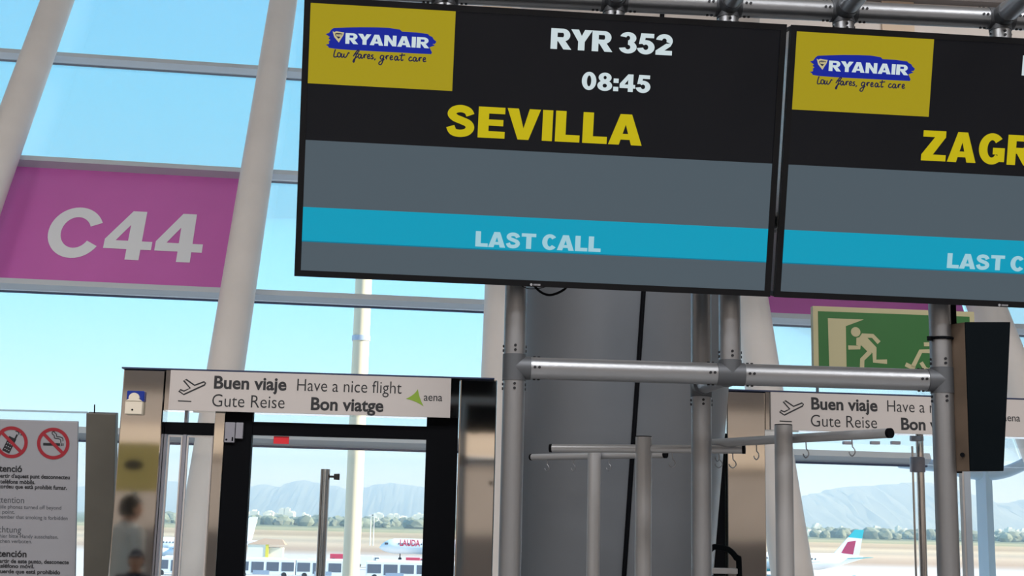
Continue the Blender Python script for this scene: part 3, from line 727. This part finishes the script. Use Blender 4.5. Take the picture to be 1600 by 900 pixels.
for s, by, x1, cap, bold in (('Atenció', 737.5, 34.5, 10.2, 1), ("A partir d'aquest punt desconnecteu", 748.8, 109, 6.2, 1), ('els telèfons mòbils.', 756.5, 55, 6.2, 1), ('Recordeu que està prohibit fumar.', 765.2, 104.5, 6.2, 1),
                             ('Attention', 786.3, 37.5, 10, 0), ('Mobile phones turned off beyond', 796.5, 95.5, 6, 0), ('this point.', 803, 23, 6, 0), ('Remember that smoking is forbidden', 812.6, 105.5, 6, 0),
                             ('Achtung', 832.5, 33, 10, 0), ('Ab hier bitte Handy ausschalten.', 842, 91, 6, 0), ('Rauchen verboten.', 849, 50, 6, 0),
                             ('Atención', 870.5, 41.5, 10.2, 1), ('A partir de este punto, desconecte', 881.5, 107.5, 6.2, 1), ('su teléfono móvil.', 888, 53.5, 6.2, 1), ('Recuerde que está prohibido', 897.3, 94, 6.2, 1), ('fumar.', 905, 20, 6.2, 1)):
    p = q(x1, by); text(bd, s, LX, p[1], cap*pm, 'print_dark' if bold else 'text_grey', p[0], .028 if bold else 0, 0, -.002)

# ================================================================== PEOPLE AND SIGN MIRRORED IN THE LEFT STEEL PILLAR
mat('skin', (198, 150, 122), .5); mat('hair', (34, 28, 26), .6); mat('shirt_white', (206, 204, 198), .8); mat('jacket_navy', (34, 40, 58), .8); mat('trousers', (52, 56, 70), .85); mat('shoe', (40, 38, 38), .6); mat('eye_white', (230, 228, 224), .3); mat('lips', (160, 92, 84), .5)
def skin(verts, edges, parent, m, name, sub=2):
    me = bpy.data.meshes.new(name); me.from_pydata([v[:3] for v in verts], edges, []); o = bpy.data.objects.new(name, me); COL.objects.link(o)
    md = o.modifiers.new('s', 'SKIN'); md.use_smooth_shade = True; sb = o.modifiers.new('u', 'SUBSURF'); sb.levels = sub; sb.render_levels = sub
    for i, v in enumerate(verts):
        sv = me.skin_vertices[0].data[i]; sv.radius = v[3] if isinstance(v[3], tuple) else (v[3], v[3]); sv.use_root = i == 0
    dg = bpy.context.evaluated_depsgraph_get(); r = bpy.data.meshes.new_from_object(o.evaluated_get(dg)); bpy.data.objects.remove(o); bpy.data.meshes.remove(me)
    r.materials.clear(); r.materials.append(M[m]); p = bpy.data.objects.new(name, r); COL.objects.link(p); p.parent = parent; return p
def chain(V, E, pts, frm):
    for p in pts: V.append(p); E.append((frm, len(V)-1)); frm = len(V)-1
    return frm
def person(loc, rz, s, label, top, cap=False):
    t = tag(bpy.data.objects.new('person', None), label, 'person'); COL.objects.link(t); t.location = loc; t.rotation_euler = (0, 0, rz); t.scale = (s, s, s)
    # faces -y; 1.72 m tall
    V = [(0, 0, .95, (.15, .10))]; E = []
    ch = chain(V, E, [(0, .01, 1.10, (.135, .095)), (0, .01, 1.28, (.155, .105)), (0, .015, 1.41, (.12, .085))], 0)
    chain(V, E, [(0, .01, 1.49, .056), (0, 0, 1.55, .055)], ch)
    for q in (-1, 1):
        chain(V, E, [(q*.09, 0, .86, .088), (q*.095, -.005, .50, .058), (q*.10, .015, .28, .052), (q*.10, .02, .09, .036), (q*.11, -.06, .045, .036), (q*.115, -.14, .03, .03)], 0)
        w_ = chain(V, E, [(q*.17, .015, 1.40, .058), (q*.215, .02, 1.30, .05), (q*.245, .02, 1.10, .040), (q*.255, -.03, .88, .028), (q*.255, -.045, .84, (.030, .020)), (q*.252, -.055, .79, (.036, .018))], ch)
        for k, (dy, L) in enumerate(((-.034, .068), (-.012, .078), (.010, .074), (.030, .058))):
            chain(V, E, [(q*.252, -.055+dy*.7, .765, .0095), (q*.250, -.058+dy, .765-L*.5, .009), (q*.243, -.063+dy, .765-L, .0075)], w_)
        chain(V, E, [(q*.246, -.092, .815, .011), (q*.240, -.112, .785, .010), (q*.236, -.118, .758, .0085)], w_-1)
    body = skin(V, E, t, 'skin', 'body')
    # head joined into the body surface
    hb = bmesh.new(); bmesh.ops.create_uvsphere(hb, u_segments=32, v_segments=24, radius=1)
    for v in hb.verts:
        x, y, z = v.co; fr = max(0, -y)
        wx = .076*(1-.22*max(0, -z)*1.0); v.co = Vector((x*wx, y*.095+.0-(.012*max(0, -z)*fr), z*.118))
        v.co.y -= .024*math.exp(-((x*wx/.012)**2+((v.co.z+.012)/.024)**2))*(fr > .5) + .008*math.exp(-((v.co.z+.055)/.012)**2-(x*wx/.026)**2)*(fr > .5) - .009*(math.exp(-((x*wx-.031)/.014)**2-((v.co.z-.012)/.012)**2)+math.exp(-((x*wx+.031)/.014)**2-((v.co.z-.012)/.012)**2))*(fr > .5)
        v.co += Vector((0, -.012, 1.605))
    for q in (-1, 1): bmesh.ops.create_uvsphere(hb, u_segments=10, v_segments=8, radius=1, matrix=Matrix.Translation((q*.077, .002, 1.60)) @ Matrix.Diagonal((.010, .018, .032, 1)))
    hb.from_mesh(body.data)
    for f in hb.faces: f.smooth = True
    hb.to_mesh(body.data); hb.free()
    for q in (-1, 1):
        e = bmesh.new(); bmesh.ops.create_uvsphere(e, u_segments=12, v_segments=8, radius=.0095, matrix=Matrix.Translation((q*.031, -.0865, 1.615))); k = MB(); k.bm.free(); k.bm = e; ey = k.build('eye', 'eye_white', body, smooth=True)
        k = MB(); bmesh.ops.create_uvsphere(k.bm, u_segments=10, v_segments=8, radius=.0056, matrix=Matrix.Translation((q*.031, -.0918, 1.615))); k.build('iris', 'hair', ey, smooth=True)
        MB().path([(q*.016, -.103, 1.636), (q*.032, -.104, 1.641), (q*.05, -.094, 1.636)], .0035).build('eyebrow', 'hair', body, smooth=True)
    MB().path([(-.024, -.104, 1.55), (-.01, -.112, 1.553), (0, -.113, 1.551), (.01, -.112, 1.553), (.024, -.104, 1.55)], .0045).build('mouth', 'lips', body, smooth=True)
    h = MB(); bmesh.ops.create_uvsphere(h.bm, u_segments=32, v_segments=20, radius=1)
    for v in h.bm.verts:
        x, y, z = v.co; front = y < -.15
        lowlim = .35 if front else -.55
        z2 = max(z, lowlim); v.co = Vector((x*.086, y*.106-.006, z2*.128+1.612))
    h.build('cap' if cap else 'hair', 'jacket_navy' if cap else 'hair', body, smooth=True)
    if cap: MB().box((0, -.13, 1.665), (.13, .10, .012), Matrix.Rotation(.15, 3, 'X')).build('peak', 'jacket_navy', body, bevel=.004)
    V = [(0, .0, .80, (.235, .175))]; E = []
    c = chain(V, E, [(0, 0, .90, (.215, .16)), (0, .01, 1.10, (.152, .112)), (0, .01, 1.28, (.172, .122)), (0, .015, 1.405, (.135, .10)), (0, .012, 1.455, (.105, .095)), (0, .006, 1.505, (.09, .085))], 0)
    for q in (-1, 1): chain(V, E, [(q*.165, .015, 1.40, .076), (q*.215, .02, 1.30, .068), (q*.245, .02, 1.10, .056), (q*.253, -.025, .91, .045)], c-2)
    skin(V, E, t, top, 'jacket')
    V = [(0, 0, 1.08, (.150, .105)), (0, 0, .96, (.160, .115))]; E = [(0, 1)]
    for q in (-1, 1): chain(V, E, [(q*.09, 0, .84, .112), (q*.096, -.005, .50, .078), (q*.10, .015, .28, .068), (q*.10, .02, .07, .06)], 1)
    skin(V, E, t, 'trousers', 'trousers')
    for q in (-1, 1):
        V = [(q*.10, .035, .045, .048)]; E = []; chain(V, E, [(q*.108, -.05, .045, .048), (q*.115, -.15, .035, .04)], 0); skin(V, E, t, 'shoe', 'shoe')
    return t
def mirrored(px, py, back):                            # point seen in the left pillar's face, so far in front of it
    d = ray(px, py); P = CAM + d*((8.492-CAM.y)/d.y); return P + Vector((d.x, -d.y, d.z))*(back/d.y)
p = mirrored(203, 795, 3.5); person((p.x, p.y, 0), rad(48), p.z/1.605, 'person with short dark hair mirrored in the left steel pillar, head turned away', 'shirt_white')
p = mirrored(213, 876, 2.5); person((p.x, p.y, 0), rad(176), p.z/1.605, 'smaller person in a navy jacket and cap mirrored low in the left steel pillar', 'jacket_navy', True)
p = mirrored(214, 730, 4.6); dy_ = p.y
ys = thing('yellow_sign', 'yellow standing sign mirrored in the left steel pillar', 'sign', loc=(p.x, p.y, 0))
z0_, z1_ = mirrored(214, 768, 4.6).z, mirrored(214, 692, 4.6).z
MB().bb(-.26, .26, -.02, .02, z0_, z1_).build('panel', 'yellow_sign', ys, bevel=.004)
k = MB()
for i in range(28): pass
k.prism([(.09*math.cos(2*PI*i/28)-.03, (z0_+z1_)/2+.02+.05*math.sin(2*PI*i/28)) for i in range(28)], .021, .026); k.build('oval_symbol', 'jacket_navy', ys)
MB().tube((0, 0, 0), (0, 0, z0_), .025).build('pole', 'stand_grey', ys, smooth=True); MB().tube((0, 0, 0), (0, 0, .02), .2).build('base_plate', 'stand_grey', ys, smooth=True)

# ================================================================== POSTS BEYOND THE DOORS
pt = at(508, 733, 10.0); pb = Vector((at(504, 830, 10.0).x, 10.0, 0))
sp_ = thing('steel_post', 'short steel post with black knob seen through the left door', 'post', loc=pb)
MB().tube((0, 0, 0), (0, 0, pt.z), .036).build('tube', 'chrome', sp_, smooth=True)
MB().tube((0, 0, 0), (0, 0, .015), .09).build('base_plate', 'chrome', sp_, smooth=True)
kz = at(525, 745, 10.0).z
MB().tube((.03, 0, kz), (.075, 0, kz), .008).tube((.066, 0, kz), (.108, 0, kz), .022, .024).build('knob', 'black', sp_, smooth=True)
# glass door post right
gt = at(1437, 676, 9.3); gx = at(1440, 800, 9.3).x
gd = thing('glass_door_post', 'slim chrome door post with glass clamps left of the right frame post', 'post', loc=(gx, 9.3, 0))
MB().tube((0, 0, 0), (0, 0, gt.z), .028).build('tube', 'chrome', gd, smooth=True)
MB().tube((-.055, 0, 0), (-.055, 0, gt.z-.1), .008).build('rod', 'chrome', gd, smooth=True)
for py, rr, hh in ((726, .055, .11), (684, .05, .05)):
    z = at(1432, py, 9.3).z; MB().tube((-.02, 0, z-hh/2), (-.02, 0, z+hh/2), rr, rr*.95).build('clamp', 'hinge_grey', gd, smooth=True, bevel=.008)
# door posts at far right
p = at(1512, 820, 10.6); dp = tag(MB().bb(p.x-.028, p.x+.028, 10.57, 10.63, 0, at(1508, 700, 10.6).z).build('door_stile', 'pale_post', bevel=.004), 'slim grey stile below the black loudspeaker cabinet', 'post')
MB().bb(p.x-.045, p.x-.029, 10.57, 10.63, 0, at(1508, 700, 10.6).z).build('white_edge', 'sign_white', dp)
p = at(1540, 820, 15.5); dq = tag(MB().box((p.x, 15.5, -1), (.14, .14, 2*(1+at(1536, 735, 15.5).z)), Matrix.Rotation(rad(35), 3, 'Z')).build('rail_post', 'rail_blue', bevel=.004), 'pale blue square post under the curved rail outside', 'post')
cr_ = tag(MB().path([at(1405, 722, 15.5), at(1444, 726, 15.5), at(1470, 729, 15.5), at(1500, 736, 15.5), at(1530, 741, 15.5), at(1560, 740, 15.5), at(1590, 730, 15.5), at(1625, 710, 15.5), at(1660, 685, 15.5)], .072, n=16).build('curved_rail', 'rail_blue', smooth=True),
          'pale blue curved rail outside the glass at the far right', 'rail')

# ================================================================== OUTDOORS
GZ = EYE-11.5
def gnd():
    m = bpy.data.materials.new('apron'); m.use_nodes = True; n = m.node_tree; b = n.nodes['Principled BSDF']; b.inputs['Roughness'].default_value = .95; b.inputs['Specular IOR Level'].default_value = .1
    t = n.nodes.new('ShaderNodeTexCoord'); s = n.nodes.new('ShaderNodeSeparateXYZ'); n.links.new(t.outputs['Object'], s.inputs[0])
    mp = n.nodes.new('ShaderNodeMapping'); mp.inputs['Scale'].default_value = (.0015, .012, 1); n.links.new(t.outputs['Object'], mp.inputs[0])
    z = n.nodes.new('ShaderNodeTexNoise'); z.inputs['Scale'].default_value = 1; z.inputs['Detail'].default_value = 4; n.links.new(mp.outputs[0], z.inputs[0])
    mr = n.nodes.new('ShaderNodeMapRange'); mr.inputs[1].default_value = 0; mr.inputs[2].default_value = 1600; n.links.new(s.outputs['Y'], mr.inputs[0])
    ad = n.nodes.new('ShaderNodeMath'); ad.operation = 'MULTIPLY_ADD'; ad.inputs[1].default_value = .06; n.links.new(z.outputs[0], ad.inputs[0]); n.links.new(mr.outputs[0], ad.inputs[2])
    r = n.nodes.new('ShaderNodeValToRGB'); n.links.new(ad.outputs[0], r.inputs[0]); e = r.color_ramp.elements
    cs = ((0, (206, 198, 194)), (.26, (204, 196, 190)), (.30, (176, 150, 128)), (.36, (200, 176, 150)), (.40, (178, 160, 138)), (.45, (204, 182, 152)), (.50, (170, 146, 118)), (.60, (190, 164, 130)), (.64, (150, 146, 108)), (.72, (168, 158, 120)), (.8, (120, 122, 92)))
    e[0].position = 0; e[0].color = (*lin(cs[0][1]), 1); e[1].position = 1; e[1].color = (*lin((110, 116, 90)), 1)
    for p_, c_ in cs[1:]:
        q_ = e.new(p_); q_.color = (*lin(c_), 1)
    n.links.new(r.outputs[0], b.inputs['Base Color']); M['apron'] = m
gnd()
struct(MB().bb(-9000, 9000, 30, 16000, GZ-1, GZ).build('ground', 'apron'))
# sunlit round pole
pxm = at(558, 670, 30).x
tw = tag(MB().tube((pxm, 30, GZ), (pxm, 30, at(575, 420, 30).z), .192, n=48).build('round_pole', 'pole_paint', smooth=True), 'sunlit cream round pole outside the glass behind the left door', 'pole')
MB().tube((pxm, 30, at(568, 525, 30).z), (pxm, 30, at(568, 533, 30).z), .211, n=48).build('collar', 'pale_post', tw, smooth=True)
# buses
def bus(px0, px1, lab, group=None):
    Y = 246; x0, x1 = at(px0, 895, Y).x, at(px1, 895, Y).x; L = x1-x0
    t = thing('apron_bus', lab, 'bus', loc=((x0+x1)/2, Y, GZ), group=group)
    MB().bb(-L/2, L/2, -1.3, 1.3, .40, 3.3).build('body', 'bus_white', t, bevel=.12)
    n = max(3, round(L/3.0)); s = L/n
    for i in range(n): MB().bb(-L/2+i*s+.25, -L/2+(i+1)*s-.25, -1.33, -1.28, 1.15 if i % 3 != 1 else .8, 2.75).build('window', 'bus_window', t)
    MB().bb(-L/2+s*1.2, -L/2+s*2.3, -1.34, -1.27, .5, 1.25).build('door_panel', 'bus_grey', t)
    for x in (-L/2+1.6, L/2-2.0): MB().tube((x, -1.36, .48), (x, -.9, .48), .48).build('wheel', 'tyre', t, smooth=True)
    MB().bb(-L/2+2, L/2-2, -.8, .8, 3.3, 3.5).build('roof_unit', 'bus_white', t)
bus(368, 462, 'white apron bus at the left edge of the left doorway view')
bus(463, 560, 'white apron bus behind the short steel post')
bus(572, 700, 'white apron bus right of the sunlit cream pole')
bus(240, 345, 'white apron bus seen through the narrow side pane')
# aircraft
def aircraft(loc, yaw, s, lab, fin_m, body_m='plane_white', tip_m=None, letters=None):
    f = Fr(loc, yaw); t = thing('aircraft', lab, 'aircraft', f); t.scale = (s, s, s)
    R = 1.98; rings = []
    for x, r, dz in ((-18, .08, -.45), (-17.6, .62, -.38), (-16.8, 1.15, -.25), (-15.6, 1.65, -.08), (-14, R, 0), (8, R, 0), (12, 1.65, .35), (16, .95, .85), (19, .3, 1.15)):
        rings.append([(x, r*math.cos(2*PI*k/28), 3.75+dz+r*math.sin(2*PI*k/28)) for k in range(28)])
    mb = MB(); mb.loft(rings); bmesh.ops.recalc_face_normals(mb.bm, faces=mb.bm.faces[:]); fu = mb.build('fuselage', body_m, t, smooth=True)
    if letters: text(fu, letters, -12.6, 3.9, 1.55, 'plane_red', -7.3, .03, 0, -2.02)
    MB().bb(-16.6, -15.7, -1.5, 1.5, 4.1, 4.65).build('cockpit_windows', 'plane_dark', fu)
    w_ = MB()
    for k in range(24): w_.bb(-13+k*.85, -12.7+k*.85, -1.985, -1.9, 4.2, 4.6)
    w_.build('cabin_windows', 'plane_dark', fu)
    fin = MB(); P = [(11.5, 5.4), (17.2, 11.6), (19.4, 11.6), (18.0, 5.0)]; fin.prism(P, -.18, .18); fn = fin.build('tail_fin', fin_m, t)
    if tip_m:
        MB().prism([(15.5, 9.75), (17.2, 11.62), (19.45, 11.62), (18.95, 9.5)], -.2, .2).build('fin_tip', tip_m, fn)
        MB().prism([(13.6, 5.9), (15.3, 8.6), (17.4, 9.0), (16.6, 5.6)], -.21, .21).build('fin_panel', 'plane_burgundy', fn)
    for sy in (-1, 1):
        MB().loft([[(14.5, sy*.6, 4.6), (18, sy*.6, 4.6), (18, sy*.6, 4.75), (14.5, sy*.6, 4.75)], [(18.2, sy*6.2, 5.1), (19.6, sy*6.2, 5.1), (19.6, sy*6.2, 5.18), (18.2, sy*6.2, 5.18)]]).build('tailplane', tip_m or body_m, t)
        MB().loft([[(-4, sy*1.5, 2.5), (3.5, sy*1.5, 2.5), (3.5, sy*1.5, 3.0), (-4, sy*1.5, 3.0)], [(3.2, sy*17, 4.1), (4.8, sy*17, 4.1), (4.8, sy*17, 4.25), (3.2, sy*17, 4.25)]]).build('wing', 'plane_white', t)
        MB().tube((-4.8, sy*5.7, 1.9), (-.6, sy*5.7, 1.9), 1.15, .7).build('engine', tip_m or 'plane_white', t, smooth=True)
        MB().tube((1.2, sy*3.6, .55), (1.2, sy*3.6, 2.6), .18).tube((1.2, sy*3.6-.25, .55), (1.2, sy*3.6+.25, .55), .55).build('landing_gear', 'tyre', t)
    MB().tube((-12.5, 0, .45), (-12.5, 0, 2.4), .15).tube((-12.5, -.25, .45), (-12.5, .25, .45), .45).build('landing_gear', 'tyre', t)
    return t
p = at(593, 852, 352); aircraft((p.x+18, 352, GZ), 0, 1.0, 'white airliner with red lettering along its nose, seen through the left door', 'plane_red', letters='LAUDA')
p = at(403, 808, 330); aircraft((p.x-19.4*.905, 330, GZ), 0, .905, 'white airliner whose tail fin shows at the left edge of the left door', 'plane_white')
p = at(1343, 828, 300); aircraft((p.x-18.4*.94, 300, GZ), 0, .94, 'airliner with turquoise and burgundy tail fin seen through the right portal', 'plane_white', tip_m='plane_cyan')
# ground buildings and vehicles
p = at(388, 872, 302); q2 = at(446, 872, 302)
hb = thing('baggage_shed', 'tan roofed shed with yellow front beyond the buses', 'shed', loc=((p.x+q2.x)/2, 302, GZ)); L = q2.x-p.x
MB().bb(-L/2, -L*.02, -2, 2, 0, 4.6).bb(L*.02, L/2-.6, -1, 2, 0, 3.9).build('walls', 'tower_white', hb)
MB().loft([[(-L/2, -2.2, 4.6), (L/2, -2.2, 4.6), (L/2, 2.2, 4.6), (-L/2, 2.2, 4.6)], [(-L*.1, -.5, 5.9), (L*.4, -.5, 5.7), (L*.4, .5, 5.7), (-L*.1, .5, 5.9)]]).build('roof', 'roof_tan', hb)
MB().bb(-L*.02, L*.06, -2.1, -1.7, 0, 4.6).build('yellow_front', 'yellow_paint', hb)
def truck(px, py, Y, L, Hh, lab, body='bus_white', cabm='bus_window'):
    p = at(px, py, Y); t = thing('service_truck', lab, 'truck', loc=(p.x, Y, GZ))
    MB().bb(-L/2, L*.2, -1.1, 1.1, .6, Hh).build('cargo_box', body, t, bevel=.05)
    cb_ = MB().prism([(L*.22, .5), (L*.5, .5), (L*.5, Hh*.6), (L*.42, Hh*.92), (L*.22, Hh*.92)], -1.05, 1.05).build('cab', body, t)
    MB().prism([(L*.26, Hh*.55), (L*.47, Hh*.55), (L*.41, Hh*.86), (L*.26, Hh*.86)], -1.07, 1.07).build('cab_window', cabm, cb_)
    for x in (-L*.32, L*.34): MB().tube((x, -1.15, .45), (x, -.8, .45), .45).build('wheel', 'tyre', t, smooth=True)
truck(1385, 890, 195, 6.2, 2.6, 'pale blue service truck at the foot of the right portal view', 'bus_grey')
truck(1418, 882, 247, 5.5, 2.4, 'white service truck behind the chrome door post')
truck(575, 872, 301, 6, 2.6, 'white service truck just behind the cream round pole')
truck(604, 872, 288, 4.6, 2.3, 'white service truck under the nose of the red-lettered airliner')
truck(624, 872, 283, 5.0, 2.4, 'white service truck directly below the red lettering of the left airliner')
truck(650, 870, 294, 4.4, 2.6, 'red service truck near the right stile of the left door', 'plane_red')
truck(532, 866, 334, 5, 1.9, 'low red service truck between the steel post and the cream pole', 'plane_red')
# mobile stairs near the right airliner
p = at(1326, 890, 220); st = thing('boarding_stairs', 'white boarding stairs below the turquoise tail fin', 'stairs', loc=(p.x, 220, GZ))
MB().prism([(-2.6, .3), (-2.2, .3), (1.4, 3.1), (1.4, 3.5), (1.0, 3.5), (-2.6, .7)], -.7, .7).build('flight', 'bus_white', st)
MB().bb(-2.4, 1.6, -.8, .8, .3, .7).bb(1.1, 1.5, -.7, .7, .7, 3.2).build('chassis', 'bus_white', st)
for x in (-1.8, 1.1): MB().tube((x, -.85, .35), (x, -.6, .35), .35).build('wheel', 'tyre', st)
# belt of trees
tb = MB()
for i in range(620):
    Y = random.uniform(1300, 1900); px = random.uniform(200, 1640); b = at(px, 805, Y); r = random.uniform(3.5, 7)
    mtx = Matrix.Translation((b.x, Y, GZ+r*.55)) @ Matrix.Diagonal((r*random.uniform(.9, 1.6), r, r*random.uniform(.75, 1.25), 1))
    g = bmesh.ops.create_icosphere(tb.bm, subdivisions=2, radius=1, matrix=mtx)
    for v in g['verts']: v.co += Vector((random.uniform(-.9, .9), random.uniform(-.9, .9), random.uniform(-.9, .9)))
tb_o = tag(tb.build('tree_belt', 'leaf_hazed'), 'belt of dark green trees along the far side of the airfield', 'trees', kind='stuff')
# town
for i in range(64):
    px = random.choice((random.uniform(380, 500), random.uniform(580, 670), random.uniform(1240, 1440), random.uniform(1540, 1610)))
    Y = random.uniform(1450, 2300); b = at(px, 800, Y); hh = random.uniform(4, 6.5)*(1 if Y < 1600 else 2.3); ww = random.uniform(4, 12)
    o = tag(MB().bb(-ww/2, ww/2, -6, 6, 0, hh).bb(-ww/4, ww/4, -3, 3, hh, hh+2).build('town_house', 'tower_white'), 'small white house among many beyond the tree belt', 'house', 'white houses beyond the trees'); o.location = (b.x, Y, GZ)
for k, (px, hpx) in enumerate(((440, 795), (449, 794))):
    Y = 2600; b = at(px, 800, Y); zt = at(px, hpx, Y).z
    o = tag(MB().bb(-5, 5, -6, 6, 0, zt-GZ).bb(-2, 2, -2, 2, zt-GZ, zt-GZ+2).build('tower_block', 'tower_white'), ('left' if k == 0 else 'right')+' one of the two white tower blocks on the skyline', 'tower'); o.location = (b.x, Y, GZ)
# apron lamp masts
for px, lab in ((578.5, 'thin lamp mast just right of the cream pole, left of a similar mast'), (583.5, 'thin lamp mast on the airfield, the farther right of two')):
    b = at(px, 840, 520); o = thing('lamp_mast', lab, 'mast', loc=(b.x, 520, GZ)); zt = at(px, 806, 520).z-GZ
    MB().tube((0, 0, 0), (0, 0, zt), .22, .12, 10).build('mast', 'bus_white', o); MB().bb(-.9, .9, -.2, .2, zt, zt+.5).build('lamp_head', 'bus_white', o)
# mountains
def ridge(pts, Y, depth, name, lab, seed):
    rnd = random.Random(seed); mb = MB(); xs = []
    for (a, b) in zip(pts, pts[1:]):
        for k in range(8):
            u = k/8; u2 = u*u*(3-2*u); xs.append((a[0]+(b[0]-a[0])*u, a[1]+(b[1]-a[1])*u2))
    rows = []
    prof = ((-1, 0), (-.75, .22), (-.5, .48), (-.25, .78), (0, 1), (.4, .6), (1, 0))
    top = [at(px, py, Y) for px, py in xs]
    for (dy, hz) in prof:
        rows.append([mb.bm.verts.new((t.x*(1+dy*depth/Y*.6), Y+dy*depth + (rnd.uniform(-1, 1)*depth*.06 if abs(dy) < 1 else 0), GZ + (t.z-GZ)*hz*(1+(rnd.uniform(-.10, .10) if 0 < hz < 1 else rnd.uniform(-.012, .012) if hz == 1 else 0)))) for t in top])
    for u, v in zip(rows, rows[1:]):
        for k in range(len(u)-1): mb.bm.faces.new((u[k], u[k+1], v[k+1], v[k]))
    return tag(mb.build(name, 'rock', smooth=True), lab, 'mountain')
ridge([(-80, 770), (60, 765), (180, 758), (270, 752), (330, 764), (390, 760), (414, 757), (437, 761), (453, 754), (474, 750), (500, 755), (523, 759), (548, 766), (575, 760), (593, 756.5), (612, 755), (635, 758), (663, 761), (740, 775), (860, 800)], 9000, 2200, 'mountain_range', 'hazy blue mountain range seen through the left door', 1)
ridge([(1040, 806), (1150, 796), (1210, 788), (1248, 778), (1275, 771), (1295, 765), (1326, 760.5), (1360, 759), (1400, 756), (1430, 753), (1470, 757), (1510, 772), (1549, 786), (1575, 786), (1600, 781), (1680, 770), (1760, 790)], 7600, 1800, 'mountain_range', 'hazy blue mountain massif seen through the right portal', 2)
# haze over the airfield
hz = bpy.data.materials.new('haze'); hz.use_nodes = True; n = hz.node_tree; n.nodes.clear()
o_ = n.nodes.new('ShaderNodeOutputMaterial'); vs = n.nodes.new('ShaderNodeVolumeScatter'); vs.inputs['Density'].default_value = HAZE; vs.inputs['Color'].default_value = (.58, .80, 1, 1); vs.inputs['Anisotropy'].default_value = .0
n.links.new(vs.outputs[0], o_.inputs['Volume']); M['haze'] = hz
tag(MB().bb(-8000, 8000, 120, 12500, GZ+.2, 330).build('haze', 'haze'), 'pale blue haze over the airfield and mountains', 'haze', kind='stuff')
